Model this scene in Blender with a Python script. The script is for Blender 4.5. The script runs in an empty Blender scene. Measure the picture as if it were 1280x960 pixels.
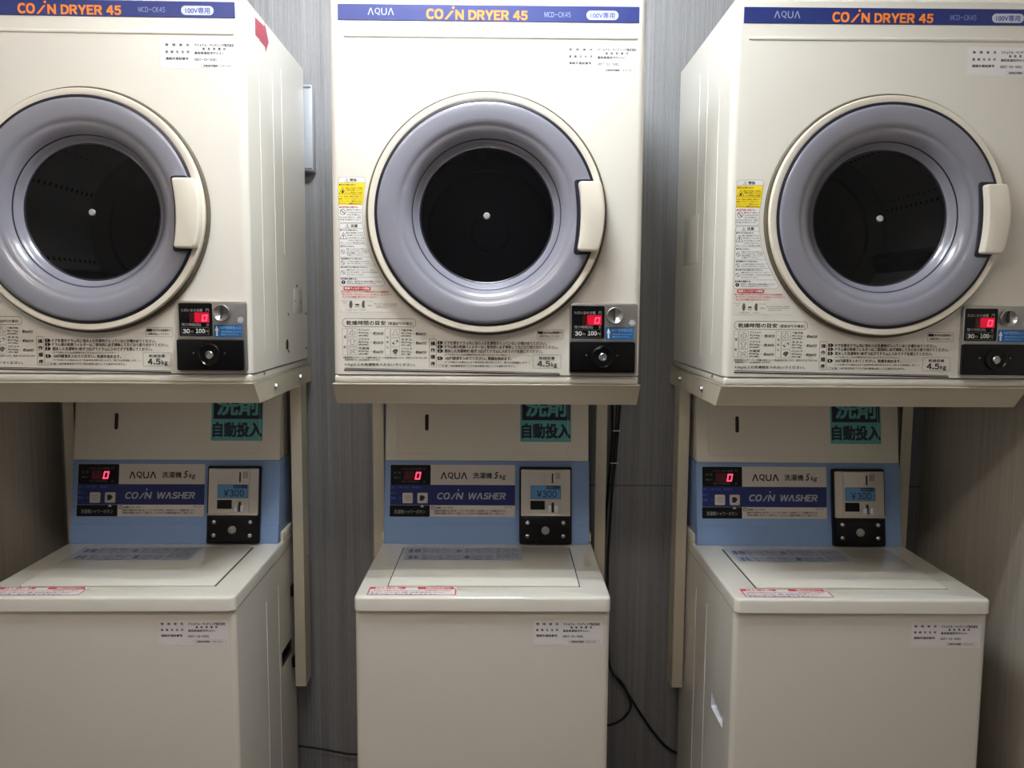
import bpy, bmesh, math, random
from mathutils import Matrix, Vector
random.seed(7)
S = bpy.context.scene
COL = S.collection

# ---------------------------------------------------------------- camera, world, light, exposure
cam_d = bpy.data.cameras.new('camera')
cam_d.sensor_width = 36.0
cam_d.lens = 1019.65 / 1280 * 36.0
cam_d.clip_start = 0.02
cam = bpy.data.objects.new('camera', cam_d)
COL.objects.link(cam)
cam.matrix_world = (Matrix.Translation((0.0319, -1.6856, 1.42)) @ Matrix.Rotation(-0.0106, 4, 'Z')
                    @ Matrix.Rotation(math.pi / 2 - 0.0981, 4, 'X') @ Matrix.Rotation(0.0068, 4, 'Z'))
S.camera = cam

wd = bpy.data.worlds.new('room_world'); S.world = wd; wd.use_nodes = True
wd.node_tree.nodes['Background'].inputs[0].default_value = (0.9, 0.95, 1.0, 1)
wd.node_tree.nodes['Background'].inputs[1].default_value = 0.02

S.view_settings.view_transform = 'Standard'
S.view_settings.look = 'None'
S.view_settings.gamma = 1
S.view_settings.use_curve_mapping = False
S.view_settings.exposure = 0.0

CEIL = 2.60
# twin-tube fluorescent fixture, then an added warm fill lamp: x, y of the fixture, tube length, tube spacing, radiance, colour
LAMPS = [(-0.07, -0.390, 0.40, 0.16, 262.0, (0.90, 0.97, 1.0)),
         (-0.45, -1.40, 1.20, 0.15, 37.0, (1.0, 0.885, 0.77))]  # warm fill, added out of view to brighten the lower machine fronts

# ---------------------------------------------------------------- materials
def lin(c):
    c /= 255.0
    return c / 12.92 if c <= 0.04045 else ((c + 0.055) / 1.055) ** 2.4
def rgb(r, g, b): return (lin(r), lin(g), lin(b), 1)
MATS = {}
def mat(name, c, rough=0.4, metal=0.0, spec=0.5, coat=0.0, emit=None, es=0.0, bump=0.0, bscale=300.0):
    m = bpy.data.materials.new(name); m.use_nodes = True
    p = m.node_tree.nodes['Principled BSDF']
    p.inputs['Base Color'].default_value = rgb(*c)
    p.inputs['Roughness'].default_value = rough
    p.inputs['Metallic'].default_value = metal
    p.inputs['Specular IOR Level'].default_value = spec
    p.inputs['Coat Weight'].default_value = coat
    p.inputs['Coat Roughness'].default_value = 0.08
    if emit:
        p.inputs['Emission Color'].default_value = rgb(*emit)
        p.inputs['Emission Strength'].default_value = es
    if bump:
        nt = m.node_tree
        tc = nt.nodes.new('ShaderNodeTexCoord'); n = nt.nodes.new('ShaderNodeTexNoise'); b = nt.nodes.new('ShaderNodeBump')
        n.inputs['Scale'].default_value = bscale
        b.inputs['Strength'].default_value = bump; b.inputs['Distance'].default_value = 0.001
        nt.links.new(tc.outputs['Object'], n.inputs['Vector'])
        nt.links.new(n.outputs['Fac'], b.inputs['Height'])
        nt.links.new(b.outputs['Normal'], p.inputs['Normal'])
    MATS[name] = m
    return m

mat('cream_enamel', (228, 224, 216), 0.21, coat=0.15, bump=0.04, bscale=60)
mat('cream_plastic', (228, 221, 208), 0.35)
mat('cream_gloss', (231, 228, 220), 0.06, coat=0.5)
mat('stand_paint', (205, 197, 178), 0.38, bump=0.05, bscale=120)
mat('olive_seal_shade', (88, 80, 62), 0.6)  # door seal colour, dark enough to carry the shadow round the door
mat('navy_rubber', (19, 20, 38), 0.4)
mat('lavender_plastic', (132, 132, 145), 0.27, coat=0.5)
mat('dark_rim', (30, 32, 44), 0.3)
mat('chrome', (200, 200, 202), 0.22, metal=1.0)
mat('steel_brushed', (176, 174, 172), 0.34, metal=0.9)
mat('screw_steel', (120, 118, 112), 0.35, metal=0.9)
mat('slot_steel', (190, 190, 190), 0.3, metal=0.85)
mat('drum_back', (58, 60, 66), 0.4, metal=0.5)
mat('knob_grey', (160, 158, 158), 0.55)
mat('zinc', (190, 188, 182), 0.3, metal=1.0)
mat('black_gloss', (7, 7, 9), 0.2, spec=0.3)
mat('black_matte', (9, 9, 12), 0.4, spec=0.25)
mat('black_panel', (8, 9, 12), 0.3, spec=0.3)
mat('black_cable', (22, 22, 24), 0.45)
mat('band_blue', (33, 47, 110), 0.4)
mat('band_blue_ink', (52, 66, 150), 0.5)
mat('band_grey', (172, 180, 206), 0.5)
mat('band_dim', (134, 146, 186), 0.5)
mat('pill', (190, 196, 208), 0.45)
mat('orange', (244, 134, 46), 0.5)
mat('ink', (24, 24, 28), 0.6)
mat('ink_grey', (98, 96, 98), 0.6)
mat('sticker_white', (232, 228, 230), 0.45)
mat('label_white', (236, 235, 234), 0.45)
mat('film', (226, 222, 214), 0.3)
mat('yellow', (245, 216, 30), 0.45)
mat('red', (196, 40, 58), 0.5)
mat('red_arrow', (172, 72, 92), 0.5)
mat('print_grey', (150, 150, 150), 0.5)
mat('print_dim', (88, 86, 84), 0.5)
mat('print_dimblue', (94, 108, 170), 0.5)
mat('print_white', (222, 222, 222), 0.5)
mat('print_blue', (150, 185, 226), 0.5)
mat('sticker_blue', (30, 92, 152), 0.4)
mat('led_dark', (48, 6, 14), 0.3, emit=(110, 0, 20), es=0.10)
mat('led_glass', (120, 6, 28), 0.3, emit=(235, 0, 50), es=0.6)
mat('led', (255, 60, 90), 0.4, emit=(255, 70, 105), es=1.6)
mat('plate_beige', (216, 207, 200), 0.4)
mat('navy', (22, 38, 108), 0.35)
mat('logo_grey', (176, 182, 198), 0.4)
mat('lcd_blue', (92, 150, 208), 0.35)
mat('console_blue', (128, 157, 202), 0.38)
mat('teal', (98, 172, 170), 0.4)
mat('det_navy', (14, 24, 60), 0.45)
mat('lid_label', (176, 180, 190), 0.35)
mat('label_blue_ink', (72, 84, 124), 0.5)
mat('satin_silver', (205, 198, 190), 0.32, metal=0.55)
mat('gap_dark', (40, 38, 34), 0.8)
mat('white_plastic', (222, 226, 236), 0.3)
mat('grey_plastic', (170, 173, 182), 0.35)
mat('ceiling_paint', (226, 225, 220), 0.9)
mat('lamp_diffuser', (240, 244, 250), 0.5, emit=(245, 250, 255), es=3.0)

def glass_mat():
    m = bpy.data.materials.new('smoked_glass'); m.use_nodes = True
    nt = m.node_tree; nt.nodes.clear()
    o = nt.nodes.new('ShaderNodeOutputMaterial'); mx = nt.nodes.new('ShaderNodeMixShader')
    t = nt.nodes.new('ShaderNodeBsdfTransparent'); g = nt.nodes.new('ShaderNodeBsdfGlossy'); f = nt.nodes.new('ShaderNodeFresnel')
    t.inputs['Color'].default_value = (0.56, 0.57, 0.60, 1)
    g.inputs['Color'].default_value = (0.8, 0.82, 0.9, 1); g.inputs['Roughness'].default_value = 0.06
    f.inputs['IOR'].default_value = 1.35
    nt.links.new(f.outputs[0], mx.inputs[0]); nt.links.new(t.outputs[0], mx.inputs[1]); nt.links.new(g.outputs[0], mx.inputs[2])
    nt.links.new(mx.outputs[0], o.inputs[0])
    MATS['smoked_glass'] = m
glass_mat()

def drum_mat():   # perforated steel: procedural holes in rings of a cylinder
    m = mat('drum_steel', (165, 166, 170), 0.45, metal=0.2)
    nt = m.node_tree; p = nt.nodes['Principled BSDF']
    tc = nt.nodes.new('ShaderNodeTexCoord'); v = nt.nodes.new('ShaderNodeTexVoronoi'); r = nt.nodes.new('ShaderNodeValToRGB')
    v.inputs['Scale'].default_value = 42; v.inputs['Randomness'].default_value = 0.0
    r.color_ramp.elements[0].position = 0.20; r.color_ramp.elements[0].color = (0.006, 0.006, 0.008, 1)
    r.color_ramp.elements[1].position = 0.26; r.color_ramp.elements[1].color = rgb(168, 169, 173)
    nt.links.new(tc.outputs['Object'], v.inputs['Vector']); nt.links.new(v.outputs['Distance'], r.inputs[0])
    nt.links.new(r.outputs[0], p.inputs['Base Color'])
drum_mat()

def wall_mat(name, axis, c0, c1, seam=None):   # vertical-grain laminate
    m = mat(name, (120, 118, 118), 0.42, spec=0.4)
    nt = m.node_tree; p = nt.nodes['Principled BSDF']; L = nt.links.new
    tc = nt.nodes.new('ShaderNodeTexCoord')
    def streak(sx, sz, detail):
        mp = nt.nodes.new('ShaderNodeMapping'); n = nt.nodes.new('ShaderNodeTexNoise')
        mp.inputs['Scale'].default_value = (sx, 1, sz) if axis == 'X' else (1, sx, sz)
        n.inputs['Scale'].default_value = 1.0; n.inputs['Detail'].default_value = detail
        L(tc.outputs['Object'], mp.inputs['Vector']); L(mp.outputs[0], n.inputs['Vector'])
        return n.outputs['Fac']
    a, b, c = streak(330, 2.2, 2), streak(62, 0.6, 3), streak(420, 60, 1)
    m1 = nt.nodes.new('ShaderNodeMix'); m1.inputs[0].default_value = 0.45; L(a, m1.inputs[2]); L(b, m1.inputs[3])
    m2 = nt.nodes.new('ShaderNodeMix'); m2.inputs[0].default_value = 0.18; L(m1.outputs[0], m2.inputs[2]); L(c, m2.inputs[3])
    r = nt.nodes.new('ShaderNodeValToRGB')
    r.color_ramp.elements[0].position = 0.33; r.color_ramp.elements[0].color = rgb(*c0)
    r.color_ramp.elements[1].position = 0.67; r.color_ramp.elements[1].color = rgb(*c1)
    L(m2.outputs[0], r.inputs[0])
    out = r.outputs[0]
    if seam is not None:
        sp = nt.nodes.new('ShaderNodeSeparateXYZ'); L(tc.outputs['Object'], sp.inputs[0])
        d = nt.nodes.new('ShaderNodeMath'); d.operation = 'COMPARE'; d.inputs[1].default_value = seam; d.inputs[2].default_value = 0.0011
        L(sp.outputs['Z'], d.inputs[0])
        x = nt.nodes.new('ShaderNodeMath'); x.operation = 'GREATER_THAN'; x.inputs[1].default_value = 0.0; L(sp.outputs['X'], x.inputs[0])
        mm = nt.nodes.new('ShaderNodeMath'); mm.operation = 'MULTIPLY'; L(d.outputs[0], mm.inputs[0]); L(x.outputs[0], mm.inputs[1])
        mx = nt.nodes.new('ShaderNodeMix'); mx.data_type = 'RGBA'; mx.inputs[7].default_value = rgb(60, 58, 58)
        L(mm.outputs[0], mx.inputs[0]); L(out, mx.inputs[6]); out = mx.outputs[2]
    L(out, p.inputs['Base Color'])
    return m
wall_mat('laminate_back', 'X', (122, 122, 126), (158, 158, 162), 0.916)
wall_mat('laminate_side', 'Y', (158, 152, 143), (192, 185, 174))
def floor_mat():
    m = mat('floor_vinyl', (110, 100, 88), 0.5)
    nt = m.node_tree; p = nt.nodes['Principled BSDF']
    tc = nt.nodes.new('ShaderNodeTexCoord'); n = nt.nodes.new('ShaderNodeTexNoise'); r = nt.nodes.new('ShaderNodeValToRGB')
    n.inputs['Scale'].default_value = 40; n.inputs['Detail'].default_value = 6
    r.color_ramp.elements[0].color = rgb(84, 66, 56); r.color_ramp.elements[1].color = rgb(108, 86, 74)
    nt.links.new(tc.outputs['Object'], n.inputs['Vector']); nt.links.new(n.outputs['Fac'], r.inputs[0]); nt.links.new(r.outputs[0], p.inputs['Base Color'])
floor_mat()

# ---------------------------------------------------------------- mesh builder
class MB:
    def __init__(s): s.bm = bmesh.new(); s.mats = []
    def mi(s, name):
        if name not in s.mats: s.mats.append(name)
        return s.mats.index(name)
    def add(s, b2, m):
        k = s.mi(m)
        mp = {v: s.bm.verts.new(v.co) for v in b2.verts}
        for f in b2.faces:
            try: nf = s.bm.faces.new([mp[v] for v in f.verts]); nf.material_index = k
            except ValueError: pass
        b2.free(); return s
    def box(s, x0, x1, y0, y1, z0, z1, m, r=0.0, seg=2):
        b = bmesh.new(); bmesh.ops.create_cube(b, size=1)
        for v in b.verts: v.co = Vector((x0 + (v.co.x + .5) * (x1 - x0), y0 + (v.co.y + .5) * (y1 - y0), z0 + (v.co.z + .5) * (z1 - z0)))
        if r: bmesh.ops.bevel(b, geom=list(b.edges), offset=r, segments=seg, profile=0.5, affect='EDGES')
        return s.add(b, m)
    def extrude(s, pts, vec, m, r=0.0, seg=2, rim='all'):
        """pts: 3D loop; extruded by vec, rims bevelled"""
        b = bmesh.new(); vec = Vector(vec)
        a = [b.verts.new(Vector(p)) for p in pts]; c = [b.verts.new(Vector(p) + vec) for p in pts]
        n = len(pts); fa = b.faces.new(a[::-1]); fc = b.faces.new(c)
        for i in range(n): b.faces.new((a[i], a[(i + 1) % n], c[(i + 1) % n], c[i]))
        bmesh.ops.recalc_face_normals(b, faces=list(b.faces))
        if r:
            es = list(fc.edges) + (list(fa.edges) if rim == 'all' else [])
            bmesh.ops.bevel(b, geom=es, offset=r, segments=seg, profile=0.5, affect='EDGES')
        return s.add(b, m)
    def lathe(s, prof, m, c=(0, 0, 0), seg=96, axis='y'):
        """prof: (radius, depth); around an axis through c"""
        b = bmesh.new(); rings = []
        for r, d in prof:
            ring = []
            for i in range(seg if r > 1e-6 else 1):
                t = 2 * math.pi * i / seg
                if axis == 'y': p = (c[0] + r * math.cos(t), c[1] + d, c[2] + r * math.sin(t))
                elif axis == 'x': p = (c[0] + d, c[1] + r * math.cos(t), c[2] + r * math.sin(t))
                else: p = (c[0] + r * math.cos(t), c[1] + r * math.sin(t), c[2] + d)
                ring.append(b.verts.new(p))
            rings.append(ring)
        for A, B in zip(rings, rings[1:]):
            for i in range(seg):
                j = (i + 1) % seg
                if len(A) == 1 and len(B) == 1: continue
                if len(A) == 1: b.faces.new((A[0], B[j], B[i]))
                elif len(B) == 1: b.faces.new((A[i], A[j], B[0]))
                else: b.faces.new((A[i], A[j], B[j], B[i]))
        bmesh.ops.recalc_face_normals(b, faces=list(b.faces))
        return s.add(b, m)
    def tube(s, pts, r, m, seg=8):
        b = bmesh.new(); P = [Vector(p) for p in pts]; rings = []
        for i, p in enumerate(P):
            d = (P[min(i + 1, len(P) - 1)] - P[max(i - 1, 0)]).normalized()
            u = d.cross(Vector((0, 1, 0)))
            if u.length < 1e-4: u = d.cross(Vector((1, 0, 0)))
            u.normalize(); w = d.cross(u)
            rings.append([b.verts.new(p + r * (math.cos(2 * math.pi * k / seg) * u + math.sin(2 * math.pi * k / seg) * w)) for k in range(seg)])
        for A, B in zip(rings, rings[1:]):
            for k in range(seg): b.faces.new((A[k], A[(k + 1) % seg], B[(k + 1) % seg], B[k]))
        b.faces.new(rings[0][::-1]); b.faces.new(rings[-1])
        bmesh.ops.recalc_face_normals(b, faces=list(b.faces))
        return s.add(b, m)
    def sheet(s, outer, holes, m):
        """flat face with holes; outer and holes are 3D loops"""
        b = bmesh.new(); es = []
        for lp in [outer] + holes:
            vs = [b.verts.new(Vector(p)) for p in lp]
            es += [b.edges.new((vs[i], vs[(i + 1) % len(vs)])) for i in range(len(vs))]
        bmesh.ops.triangle_fill(b, edges=es, use_beauty=True, use_dissolve=False)
        return s.add(b, m)
    def strip(s, A, B, m):
        b = bmesh.new(); n = len(A)
        a = [b.verts.new(Vector(p)) for p in A]; c = [b.verts.new(Vector(p)) for p in B]
        for i in range(n): b.faces.new((a[i], a[(i + 1) % n], c[(i + 1) % n], c[i]))
        return s.add(b, m)
    def poly(s, pts, m):
        b = bmesh.new(); b.faces.new([b.verts.new(Vector(p)) for p in pts]); return s.add(b, m)
    def build(s, name, parent=None, angle=35, recalc=False):
        me = bpy.data.meshes.new(name)
        if recalc: bmesh.ops.recalc_face_normals(s.bm, faces=list(s.bm.faces))
        s.bm.normal_update()
        for f in s.bm.faces: f.smooth = True
        for e in s.bm.edges:
            if len(e.link_faces) == 2:
                e.smooth = e.calc_face_angle(0) < math.radians(angle)
            else: e.smooth = False
        s.bm.to_mesh(me); s.bm.free()
        for m in s.mats: me.materials.append(MATS[m])
        o = bpy.data.objects.new(name, me); COL.objects.link(o)
        if parent: o.parent = parent
        return o

def weld(mb, d=1e-5):
    bmesh.ops.remove_doubles(mb.bm, verts=list(mb.bm.verts), dist=d)
def rrect(x0, x1, z0, z1, r, n=5):
    r = min(r, (x1 - x0) / 2 - 1e-6, (z1 - z0) / 2 - 1e-6)
    if r <= 0: return [(x0, z0), (x1, z0), (x1, z1), (x0, z1)]
    out = []
    for cx, cz, a0 in ((x1 - r, z0 + r, -90), (x1 - r, z1 - r, 0), (x0 + r, z1 - r, 90), (x0 + r, z0 + r, 180)):
        for k in range(n + 1):
            a = math.radians(a0 + 90 * k / n); out.append((cx + r * math.cos(a), cz + r * math.sin(a)))
    return out

# ---------------------------------------------------------------- lettering
_tc = {}
def raw_glyph(ch):
    c = bpy.data.curves.new('tmp', 'FONT'); c.body = ch; c.size = 1.0; c.resolution_u = 4; c.fill_mode = 'FRONT'
    o = bpy.data.objects.new('tmp', c); COL.objects.link(o)
    bpy.context.view_layer.update()
    me = bpy.data.meshes.new_from_object(o.evaluated_get(bpy.context.evaluated_depsgraph_get()))
    g = ([tuple(v.co[:2]) for v in me.vertices], [tuple(p.vertices) for p in me.polygons])
    bpy.data.objects.remove(o); bpy.data.curves.remove(c); bpy.data.meshes.remove(me)
    return g
def glyphs(txt):
    key = txt
    if key not in _tc and len(txt) > 1 and all(c in 'ΛABCDEFGHIJKLMNOPQRSTUVWXYZkg0123456789.-¥' for c in txt):
        vs, fs, x, low, ref = [], [], 0.0, False, None
        caps = raw_glyph('Ｈ'); c0 = min(v[1] for v in caps[0]); c1 = max(v[1] for v in caps[0])
        for ch in txt:
            g = raw_glyph({'Λ': 'Λ', '¥': '￥'}.get(ch) or chr(ord(ch) + 0xFEE0))
            gx = [v[0] for v in g[0]]; gy = [v[1] for v in g[0]]
            if ch in 'kg.-': f = lambda y: (y - c0) / (c1 - c0); k = 1 / (c1 - c0)
            else: f = lambda y, a=min(gy), b=max(gy): (y - a) / (b - a); k = 1 / (max(gy) - min(gy))
            n = len(vs); w = (max(gx) - min(gx)) * k
            vs += [(x + (a - min(gx)) * k, f(b)) for a, b in g[0]]; fs += [tuple(i + n for i in q) for q in g[1]]
            x += w + 0.17
        X = max(v[0] for v in vs); y0 = min(v[1] for v in vs); y1 = max(v[1] for v in vs)
        _tc[key] = ([(a / X, (b - y0) / (y1 - y0)) for a, b in vs], fs)
    if key not in _tc:
        c = bpy.data.curves.new('tmp', 'FONT'); c.body = txt; c.size = 1.0; c.resolution_u = 3; c.fill_mode = 'FRONT'
        o = bpy.data.objects.new('tmp', c); COL.objects.link(o)
        bpy.context.view_layer.update()
        me = bpy.data.meshes.new_from_object(o.evaluated_get(bpy.context.evaluated_depsgraph_get()))
        vs = [tuple(v.co[:2]) for v in me.vertices]; fs = [tuple(p.vertices) for p in me.polygons]
        bpy.data.objects.remove(o); bpy.data.curves.remove(c); bpy.data.meshes.remove(me)
        xs = [v[0] for v in vs]; ys = [v[1] for v in vs]
        x0, x1, y0, y1 = min(xs), max(xs), min(ys), max(ys)
        _tc[key] = ([((x - x0) / (x1 - x0), (y - y0) / (y1 - y0)) for x, y in vs], fs)
    return _tc[key]

def decal(name, table, frame, parent, base=0.0003, step=8e-6):
    """draws printed marks on a surface; frame(u, v, n) gives the 3D point"""
    mb = MB(); bm = mb.bm
    for idx, e in enumerate(table):
        n = base + idx * step; k = e[0]
        def face(pts, m):
            f = bm.faces.new([bm.verts.new(frame(u, v, n)) for u, v in pts]); f.material_index = mb.mi(m)
        def ring(pts, m, lw, closed=True):
            c = len(pts); mi = mb.mi(m)
            for i in range(c if closed else c - 1):
                (ax, ay), (bx, by) = pts[i], pts[(i + 1) % c]
                l = math.hypot(bx - ax, by - ay)
                if l < 1e-7: continue
                dx, dy = (bx - ax) / l * lw / 2, (by - ay) / l * lw / 2
                q = [(ax - dx + dy, ay - dy - dx), (bx + dx + dy, by + dy - dx), (bx + dx - dy, by + dy + dx), (ax - dx - dy, ay - dy + dx)]
                f = bm.faces.new([bm.verts.new(frame(u, v, n + i * 1e-7)) for u, v in q]); f.material_index = mi
        if k == 't':
            _, txt, x0, x1, z0, z1, m, bold, sh = e
            vs, fs = glyphs(txt); mi = mb.mi(m); h = z1 - z0; d = (bold + 0.010) * h * 0.8
            w = x1 - x0 - sh * h - 2 * d; h -= 2 * d
            for q, (ox, oz) in enumerate(((0, 0), (2 * d, 0), (0, 2 * d), (2 * d, 2 * d))):   # struck four times for weight
                nv = [bm.verts.new(frame(x0 + ox + a * w + sh * h * b, z0 + oz + b * h, n + q * 1e-6)) for a, b in vs]
                for f in fs:
                    try: bm.faces.new([nv[i] for i in f]).material_index = mi
                    except ValueError: pass
        elif k == 'r': face(rrect(*e[1:5], e[6]), e[5])
        elif k == 'o': ring(rrect(*e[1:5], e[6]), e[5], e[7])
        elif k == 'p': face(e[1], e[2])
        elif k == 'po': ring(e[1], e[2], e[3], e[4])
        elif k == 'c': face([(e[1] + e[3] * math.cos(2 * math.pi * i / 24), e[2] + e[3] * math.sin(2 * math.pi * i / 24)) for i in range(24)], e[4])
        elif k == 'co': ring([(e[1] + e[3] * math.cos(2 * math.pi * i / 20), e[2] + e[3] * math.sin(2 * math.pi * i / 20)) for i in range(20)], e[4], e[5])
    return mb.build(name, parent)

# printed marks, in metres on the surface they are printed on
BAND = [('t','ΛQUΛ',-0.23879,-0.1868,0.73442,0.74794,'band_grey',-0.004,0),
('t','CO',-0.12281,-0.08896,0.72747,0.74753,'orange',0.05,0),
('p',[(-0.08689,0.72716),(-0.08188,0.72721),(-0.0676,0.74391),(-0.07261,0.74386)],'orange'),
('c',-0.06916,0.74991,0.0026,'orange'),
('t','N',-0.065,-0.04832,0.72696,0.74603,'orange',0.05,0),
('t','DRYER',-0.03894,0.04137,0.72704,0.74561,'orange',0.05,0),
('t','45',0.04973,0.07843,0.72718,0.74525,'orange',0.05,0),
('t','MCD-CK45',0.11183,0.16406,0.73345,0.74349,'band_dim',0.0,0),
('r',0.19544,0.25923,0.72932,0.74691,'pill',0.0085),
('t','100V専用',0.20381,0.25192,0.73184,0.7439,'band_blue_ink',0.015,0)]
CONTACT_DRY = [('r',0.15042,0.30284,0.62654,0.68238,'sticker_white',0.001),
('t','管\u3000理\u3000者\u3000名',0.16142,0.20865,0.66983,0.67504,'ink',0.035,0),
('t','連\u3000絡\u3000先\u3000住\u3000所',0.16161,0.20887,0.65621,0.66158,'ink',0.035,0),
('t','連絡先電話番号',0.16178,0.20683,0.64344,0.64881,'ink',0.035,0),
('t','ナショナル・ベンディング株式会社',0.21916,0.29719,0.66953,0.6759,'ink',0.03,0),
('t','鳥\u3000取\u3000営\u3000業\u3000所',0.23459,0.28083,0.66286,0.66807,'ink',0.035,0),
('t','鳥取県鳥取市叶313-1',0.21867,0.27498,0.65463,0.66014,'ink',0.03,0),
('t','0857-53-5081',0.21843,0.26246,0.64223,0.64731,'ink',0.03,0),
('o',0.23111,0.29776,0.62937,0.6365,'ink',0.0021,0.0003),
('t','自動販売機統一ステッカー',0.23608,0.29234,0.63097,0.63504,'ink',0.03,0)]
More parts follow.
